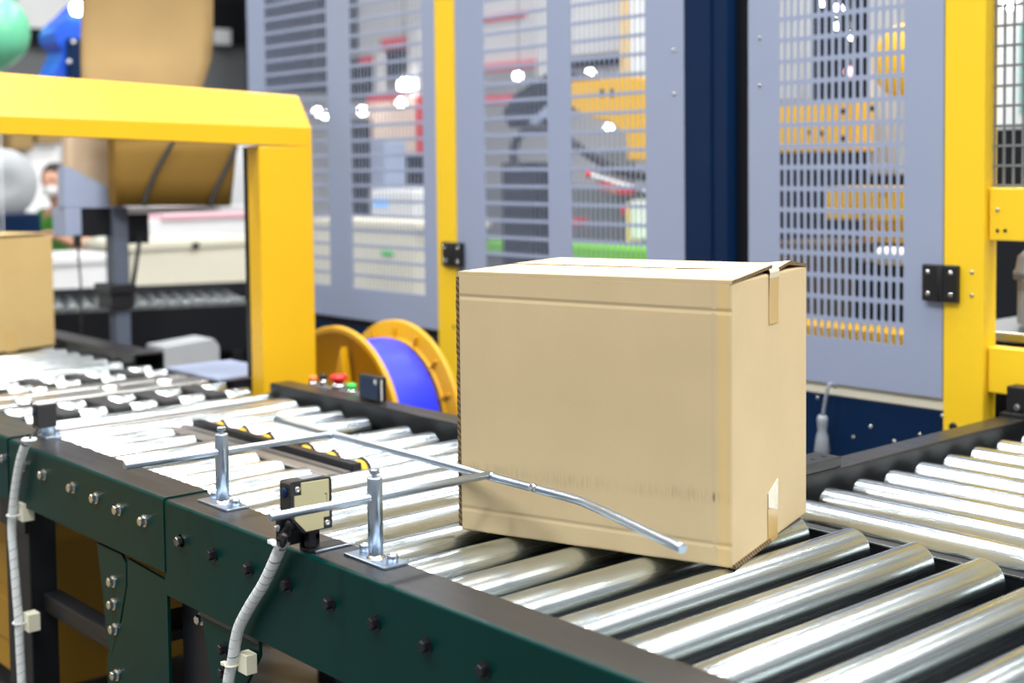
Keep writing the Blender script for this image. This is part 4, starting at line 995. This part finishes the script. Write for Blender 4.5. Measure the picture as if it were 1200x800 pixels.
P(b, 'sheet', M_KRAFTP, t3)

# far conveyor behind
fa_ = at_z(58, 366, 0.72); fb_ = at_z(296, 355, 0.72); dd = (fb_-fa_); ln = dd.length; an = math.atan2(dd.y, dd.x)
fc = thing('roller_conveyor', 'black framed roller conveyor far behind under the carton magazine', 'conveyor', (fa_.x, fa_.y, 0), an)
MB().box((-0.5, 0.0, 0.50), (ln+0.1, 0.03, 0.715), 0.003).build('side_rail', M_DARK, fc)
MB().box((-0.5, 0.56, 0.50), (ln+0.1, 0.59, 0.775), 0.003).build('side_rail', M_DARK, fc)
r_ = None
for i in range(int((ln+0.5)/0.062)):
    x = -0.45+i*0.062
    if r_ is None:
        b = MB(); b.cyl((0, -0.255, 0), (0, 0.255, 0), 0.028, 20, bevel=0.002); r_ = b.build('roller', M_ROLL, fc, loc=(x, 0.295, 0.715))
    else: link_copy(r_, fc, Vector((x, 0.295, 0.715)))
for x in (-0.4, ln-0.1):
    for y in (0.0, 0.54): MB().box((x, y, 0), (x+0.05, y+0.05, 0.5), 0.003).build('leg', M_DARK, fc)
MB().box((-0.5, 0.1, 0.18), (ln+0.1, 0.14, 0.5)).build('skirt_panel', M_DARK, fc)

# upstream conveyor
uc = thing('roller_conveyor', 'upstream roller conveyor beyond the arch carrying the far left box', 'conveyor', (-5.0, 1.5, 0))
rail('side_rail', -6.6, -3.96, 1.084, 1.17, 0.770, 0.62, M_GREEN, parent=uc, topmat=M_RAIL)
rail('side_rail', -6.6, -3.96, 1.985, 1.885, 0.772, 0.62, M_DARK, parent=uc, topmat=M_RAIL)
x = -4.01; r2 = None
while x > -6.5:
    loc = Vector((x, 1.19+0.335, RZ-RAD)) - uc.location
    if r2 is None: r2 = roller_mesh('roller', 0.67, parent=uc, loc=loc)
    else: link_copy(r2, uc, loc)
    x -= 0.105
for x in (-4.1, -6.4):
    for y in (1.11, 1.92): P(MB().box((x, y, 0), (x+0.06, y+0.05, 0.63), 0.003), 'leg', M_DARK, uc)
P(MB().box((-6.55, 1.18, 0.58), (-3.97, 1.89, 0.60)), 'under_tray', M_DARK, uc)

# white folded card, crates
q = at_x(193, 428, -4.6); q1 = at_x(258, 425, -4.6); zz1 = at_x(225, 399, -4.6).z
t = thing('paper_stack', 'grey white stack of card standing low behind the far rail', 'card stack', (-4.6, q.y, 0))
P(MB().prism([(q.y, q.z-0.02), (q1.y, q.z-0.02), (q1.y, zz1-0.03), (q1.y-0.025, zz1), (q.y, zz1-0.015)], 'x', -4.75, -4.6, 0.003), 'stack', M_LTGREY, t)
P(MB().box((-4.74, q.y+0.02, 0), (-4.61, q1.y-0.02, q.z-0.02), 0.003), 'stand', M_DARK, t)
XW = -7.6
cr = thing('storage_crate', 'long cream crate behind the far conveyor, left of the arch leg', 'crate', (XW, 4.3, 0))
P(boxpx_x(MB(), 155, 287, 300, 352, XW, 0.6, 0.01), 'crate', M_CREAM, cr); P(boxpx_x(MB(), 150, 281, 304, 290, XW+0.02, 0.64, 0.004), 'rim', M_CREAM, cr)
P(boxpx_x(MB(), 226, 284, 234, 291, XW+0.03, 0.02, 0.002), 'latch', M_BLACK, cr)
z0 = at_x(225, 352, XW).z; ya = at_x(160, 350, XW).y; yb2 = at_x(295, 350, XW).y
P(MB().box((XW-0.55, ya, 0), (XW-0.05, yb2, z0), 0.003), 'plinth', M_DARK, cr)
cw_ = thing('storage_crate', 'white plastic bin left of the grey magazine post', 'crate', (XW, 3.2, 0))
P(boxpx_x(MB(), 62, 305, 134, 352, XW, 0.5, 0.01), 'bin', M_WHITE, cw_); P(boxpx_x(MB(), 60, 299, 136, 309, XW+0.02, 0.54, 0.004), 'rim', M_WHITE, cw_)
z0 = at_x(100, 352, XW).z
P(MB().box((XW-0.45, at_x(66, 350, XW).y, 0), (XW-0.05, at_x(130, 350, XW).y, z0), 0.003), 'plinth', M_DARK, cw_)
tb = thing('display_table', 'white clothed display table with pink edge beyond the crates', 'table', (-9.6, 4.6, 0))
P(boxpx_x(MB(), 20, 258, 296, 350, -9.6, 0.7, 0.01), 'tablecloth', M_WHITE, tb)
P(boxpx_x(MB(), 190, 250, 296, 256, -9.58, 0.7, 0.003), 'pink_edge', M_PALEPINK, tb); P(boxpx_x(MB(), 190, 228, 296, 252, -9.7, 0.2, 0.01), 'white_backboard', M_WHITE, tb)
z0 = at_x(150, 350, -9.6).z
P(MB().box((-10.25, at_x(30, 340, -9.6).y, 0), (-9.65, at_x(290, 340, -9.6).y, z0), 0.004), 'base', M_WHITE, tb)
# dark round machine under gantry at left, with drum
dr_ = thing('drum_machine', 'large pale drum machine at far left below the arch beam', 'machine', (-7.9, 2.7, 0))
c = at_x(2, 215, -7.9)
P(MB().lathe((-8.1, c.y-0.05, c.z), (-7.7, c.y-0.05, c.z), [(0, 0), (0, 0.18), (0.1, 0.2), (0.9, 0.2), (1, 0.185), (1, 0.05), (0.95, 0)], 36), 'drum', M_LTGREY, dr_)
P(MB().box((-8.15, c.y-0.3, 0), (-7.65, c.y+0.13, c.z-0.17), 0.01), 'base', M_NAVY, dr_)
wc = thing('white_cabinet', 'white cabinet with brown wrap on top at far left below the beam', 'cabinet', (-10.5, 3.6, 0))
P(boxpx_x(MB(), 30, 172, 73, 300, -10.5, 0.5, 0.02), 'cabinet', M_WHITE, wc)
P(boxpx_x(MB(), 12, 150, 40, 176, -10.4, 0.3, 0.02), 'brown_wrap', M_KRAFTB, wc); P(boxpx_x(MB(), 44, 150, 74, 168, -10.4, 0.3, 0.02), 'brown_wrap', M_KRAFTB, wc)
P(MB().box((-10.95, at_x(33, 290, -10.5).y, 0), (-10.55, at_x(70, 290, -10.5).y, at_x(50, 299, -10.5).z), 0.004), 'base', M_WHITE, wc)
sg = thing('wall_sign', 'small white sign on the black wall panel above the arch', 'sign', tuple(at_x(262, 43, -12.4)))
P(boxpx_x(MB(), 253, 34, 271, 52, -12.42, 0.08), 'plate', M_WHITE, sg)
# balloon and blue piece top left
c = at_x(-4, 38, -7.0)
bal = thing('balloon', 'mint green balloon at the top left corner', 'balloon', tuple(c))
b = MB(); b.sphere((0, 0, 0), 0.165, 28, 18, (1, 1, 1.16))
for v in b.bm.verts:
    if v.co.z < -0.1: v.co.x *= 1-(-v.co.z-0.1)*2.2; v.co.y *= 1-(-v.co.z-0.1)*2.2
b.build('skin', M_MINT, bal); MB().lathe((0, 0, -0.185), (0, 0, -0.215), [(0, 0.008), (0.5, 0.012), (1, 0.02), (1, 0)], 12).build('knot', M_MINT, bal)
MB().cyl((0, 0, -0.21), (0, 0, -c.z+0.02), 0.003, 6).build('string', M_WHITE, bal)
XF = -6.4
fn = [at_x(a, b_, XF) for a, b_ in ((97, 2), (84, 16), (70, 28), (64, 38), (66, 50), (75, 60), (70, 74), (62, 90), (100, 95))]
bf = thing('blue_hopper', 'royal blue hopper with white fittings left of the upright kraft sheet', 'machine', (XF, fn[0].y, 0))
P(MB().prism([(p.y, p.z) for p in fn], 'x', XF-0.2, XF, 0.004), 'hopper', M_ROYAL, bf)
P(boxpx_x(MB(), 82, 45, 105, 100, XF+0.05, 0.04), 'navy_side', M_NAVY, bf)
p = at_x(91, 10, XF+0.02); P(MB().sphere(p, 0.035), 'lamp_knob', M_LAMP, bf)
for a, c_ in ((81, 72), (86, 49)):
    p = at_x(a, c_, XF+0.055); P(MB().sphere(p, 0.010), 'fitting', M_WHITE, bf)
ps = at_x(85, 95, XF); pq = at_x(141, 110, XF); P(MB().box((XF-0.15, ps.y-0.05, pq.z-0.05), (XF-0.05, pq.y+0.03, pq.z), 0.004).box((XF-0.15, ps.y-0.05, pq.z), (XF-0.05, ps.y+0.05, ps.z), 0.004), 'arm', M_DARK, bf); P(MB().box((XF-0.15, pq.y-0.03, 0), (XF-0.05, pq.y+0.03, pq.z-0.05), 0.004), 'post', M_DARK, bf)
structure(boxpx_x(MB(), 20, -60, 97, 34, -12.42, 0.2).build('trim_9', M_WHITE))

# ------------------------------------------------------------------ person far behind
def skin_mesh(name, verts, edges, radii, mat, parent, root=0, sub=2):
    me = bpy.data.meshes.new(name); me.from_pydata([tuple(v) for v in verts], edges, []); me.materials.append(mat)
    o = bpy.data.objects.new(name, me); COL.objects.link(o); o.parent = parent
    sk = o.modifiers.new('skin', 'SKIN'); lay = me.skin_vertices[0].data
    for i, r in enumerate(radii): lay[i].radius = (r, r) if not isinstance(r, tuple) else r; lay[i].use_root = (i == root)
    sk.use_smooth_shade = True
    sb = o.modifiers.new('sub', 'SUBSURF'); sb.levels = sub; sb.render_levels = sub
    return o
hc = at_x(63, 214, -9.2)
pe = thing('person', 'person in green top and white face mask leaning over the table far left', 'person', (hc.x, hc.y, 0), math.radians(-50))
# local frame: x = facing direction, y = left; head centre at z = hc.z
hz = hc.z
V = []; E = []; Rr = []
def av(p, r, link=None):
    V.append(Vector(p)); Rr.append(r)
    if link is not None: E.append((link, len(V)-1))
    return len(V)-1
pel = av((-0.34, 0, hz-0.66), (0.15, 0.12)); sp = av((-0.28, 0, hz-0.50), (0.14, 0.11), pel); ch = av((-0.17, 0, hz-0.32), (0.16, 0.12), sp); nk = av((-0.08, 0, hz-0.17), 0.055, ch)
hd = av((-0.02, 0, hz-0.04), 0.075, nk); hd2 = av((0.0, 0, hz+0.05), 0.08, hd)
for s_ in (-1, 1):
    sh = av((-0.16, s_*0.17, hz-0.25), 0.055, ch); el = av((0.02, s_*0.22, hz-0.45), 0.042, sh); wr = av((0.20, s_*0.10, hz-0.36), 0.028, el); pm = av((0.27, s_*0.07, hz-0.34), (0.036, 0.016), wr)
    kn = av((-0.12, s_*0.12, hz-0.75+0.05), 0.075, pel); an_ = av((-0.15, s_*0.12, 0.09), 0.05, kn); av((-0.02, s_*0.12, 0.045), 0.04, an_)
body = skin_mesh('body', V, E, Rr, M_SKIN, pe)
for s_ in (-1, 1):
    for k, (dy, ln_) in enumerate(((-0.026, 0.055), (-0.009, 0.07), (0.009, 0.074), (0.026, 0.062))):
        b0 = Vector((0.28, s_*0.07+dy, hz-0.34))
        b = MB(); b.tube([b0, b0+Vector((ln_*0.5, 0, -0.006)), b0+Vector((ln_*0.85, 0, -0.022)), b0+Vector((ln_, 0, -0.036))], 0.008, 8); b.build('finger', M_SKIN, pe)
    b0 = Vector((0.24, s_*0.07-s_*0.03, hz-0.335)); b = MB(); b.tube([b0, b0+Vector((0.03, -s_*0.025, -0.004)), b0+Vector((0.055, -s_*0.03, -0.012))], 0.0095, 8); b.build('thumb', M_SKIN, pe)
b = MB(); b.sphere((0.0, 0, hz+0.01), 0.1, 24, 16, (1.0, 0.78, 1.18)); b.build('head', M_SKIN, pe)
b = MB(); b.sphere((-0.018, 0, hz+0.035), 0.108, 24, 16, (1.0, 0.84, 1.0))
bmesh.ops.delete(b.bm, geom=[v for v in b.bm.verts if v.co.x > 0.045 and v.co.z < hz+0.075 or v.co.z < hz-0.05], context='VERTS'); o = b.build('hair', M_HAIR, pe); md = o.modifiers.new('t', 'SOLIDIFY'); md.thickness = 0.012
b = MB(); b.sphere((0.055, 0, hz-0.045), 0.062, 20, 12, (0.75, 0.95, 0.9)); b.build('face_mask', M_WHITE, pe)
for s_ in (-1, 1):
    MB().sphere((0.088, s_*0.033, hz+0.025), 0.011, 12, 8).build('eye', M_HAIR, pe)
    MB().sphere((0.0, s_*0.081, hz+0.0), 0.026, 12, 8, (0.7, 0.4, 1.1)).build('ear', M_SKIN, pe)
MB().sphere((0.104, 0, hz-0.002), 0.016, 12, 8, (0.9, 0.8, 1.2)).build('nose', M_SKIN, pe)
idx = [0, 1, 2]; V2 = []; E2 = []; R2 = []
def av2(p, r, link=None):
    V2.append(Vector(p)); R2.append(r)
    if link is not None: E2.append((link, len(V2)-1))
    return len(V2)-1
a0 = av2((-0.34, 0, hz-0.66), (0.165, 0.135)); a1 = av2((-0.28, 0, hz-0.50), (0.155, 0.125), a0); a2_ = av2((-0.17, 0, hz-0.32), (0.175, 0.13), a1); av2((-0.10, 0, hz-0.21), 0.075, a2_)
for s_ in (-1, 1):
    q = av2((-0.16, s_*0.17, hz-0.25), 0.066, a2_); av2((-0.07, s_*0.195, hz-0.35), 0.058, q)
skin_mesh('shirt', V2, E2, R2, M_SHIRT, pe)
V2 = []; E2 = []; R2 = []
a0 = av2((-0.34, 0, hz-0.66), (0.16, 0.13))
for s_ in (-1, 1):
    q = av2((-0.12, s_*0.12, hz-0.70), 0.087, a0); av2((-0.15, s_*0.12, 0.14), 0.062, q)
skin_mesh('trousers', V2, E2, R2, M_NAVYCLOTH, pe)

# ------------------------------------------------------------------ light
w = bpy.data.worlds.new('hall_light'); SC.world = w; w.use_nodes = True
nt = w.node_tree; bg = nt.nodes['Background']
tc = nt.nodes.new('ShaderNodeTexCoord'); sp_ = nt.nodes.new('ShaderNodeSeparateXYZ'); nt.links.new(tc.outputs['Generated'], sp_.inputs[0])
cr_ = nt.nodes.new('ShaderNodeValToRGB')
e = cr_.color_ramp.elements; e[0].position = 0.0; e[0].color = (0.02, 0.02, 0.022, 1); e[1].position = 1.0; e[1].color = (0.85, 0.90, 0.95, 1)
x_ = e.new(0.38); x_.color = (0.10, 0.105, 0.11, 1); x_ = e.new(0.50); x_.color = (0.50, 0.52, 0.53, 1); x_ = e.new(0.60); x_.color = (0.54, 0.56, 0.58, 1)
mr = nt.nodes.new('ShaderNodeMapRange'); mr.inputs[1].default_value = -1; mr.inputs[2].default_value = 1
nt.links.new(sp_.outputs['Z'], mr.inputs[0]); nt.links.new(mr.outputs[0], cr_.inputs[0]); nt.links.new(cr_.outputs[0], bg.inputs['Color'])
bg.inputs['Strength'].default_value = 0.6
def area(name, loc, target, sx, sy, power, col=(1, 1, 1)):
    l = bpy.data.lights.new(name, 'AREA'); l.shape = 'RECTANGLE'; l.size = sx; l.size_y = sy; l.energy = power; l.color = col
    o = bpy.data.objects.new(name, l); COL.objects.link(o); o.location = loc
    d = Vector(target)-Vector(loc); o.rotation_euler = d.to_track_quat('-Z', 'Y').to_euler(); return o
for i, x in enumerate((-7.5, -4.5, -1.5, 1.5)):
    for j, y in enumerate((-1.5, 2.5, 6.5)):
        area('ceiling_light', (x, y, 5.8), (x, y, 0), 0.5, 2.4, 175 if (x > -3 and y < 5) else 125, (1, 0.99, 0.97))

area('added_carton_light', (1.6, 3.4, 4.6), (-1.5, 1.6, 0.9), 0.6, 0.6, 90, (1, 0.98, 0.93))  # added light without a fixture, lifts the large carton's top and right side
# ------------------------------------------------------------------ render look
SC.view_settings.view_transform = 'Standard'; SC.view_settings.look = 'None'; SC.view_settings.gamma = 1.0
SC.view_settings.exposure = 0.12; SC.view_settings.use_curve_mapping = False
SC.cycles.use_denoising = True; SC.cycles.max_bounces = 6; SC.cycles.sample_clamp_indirect = 6
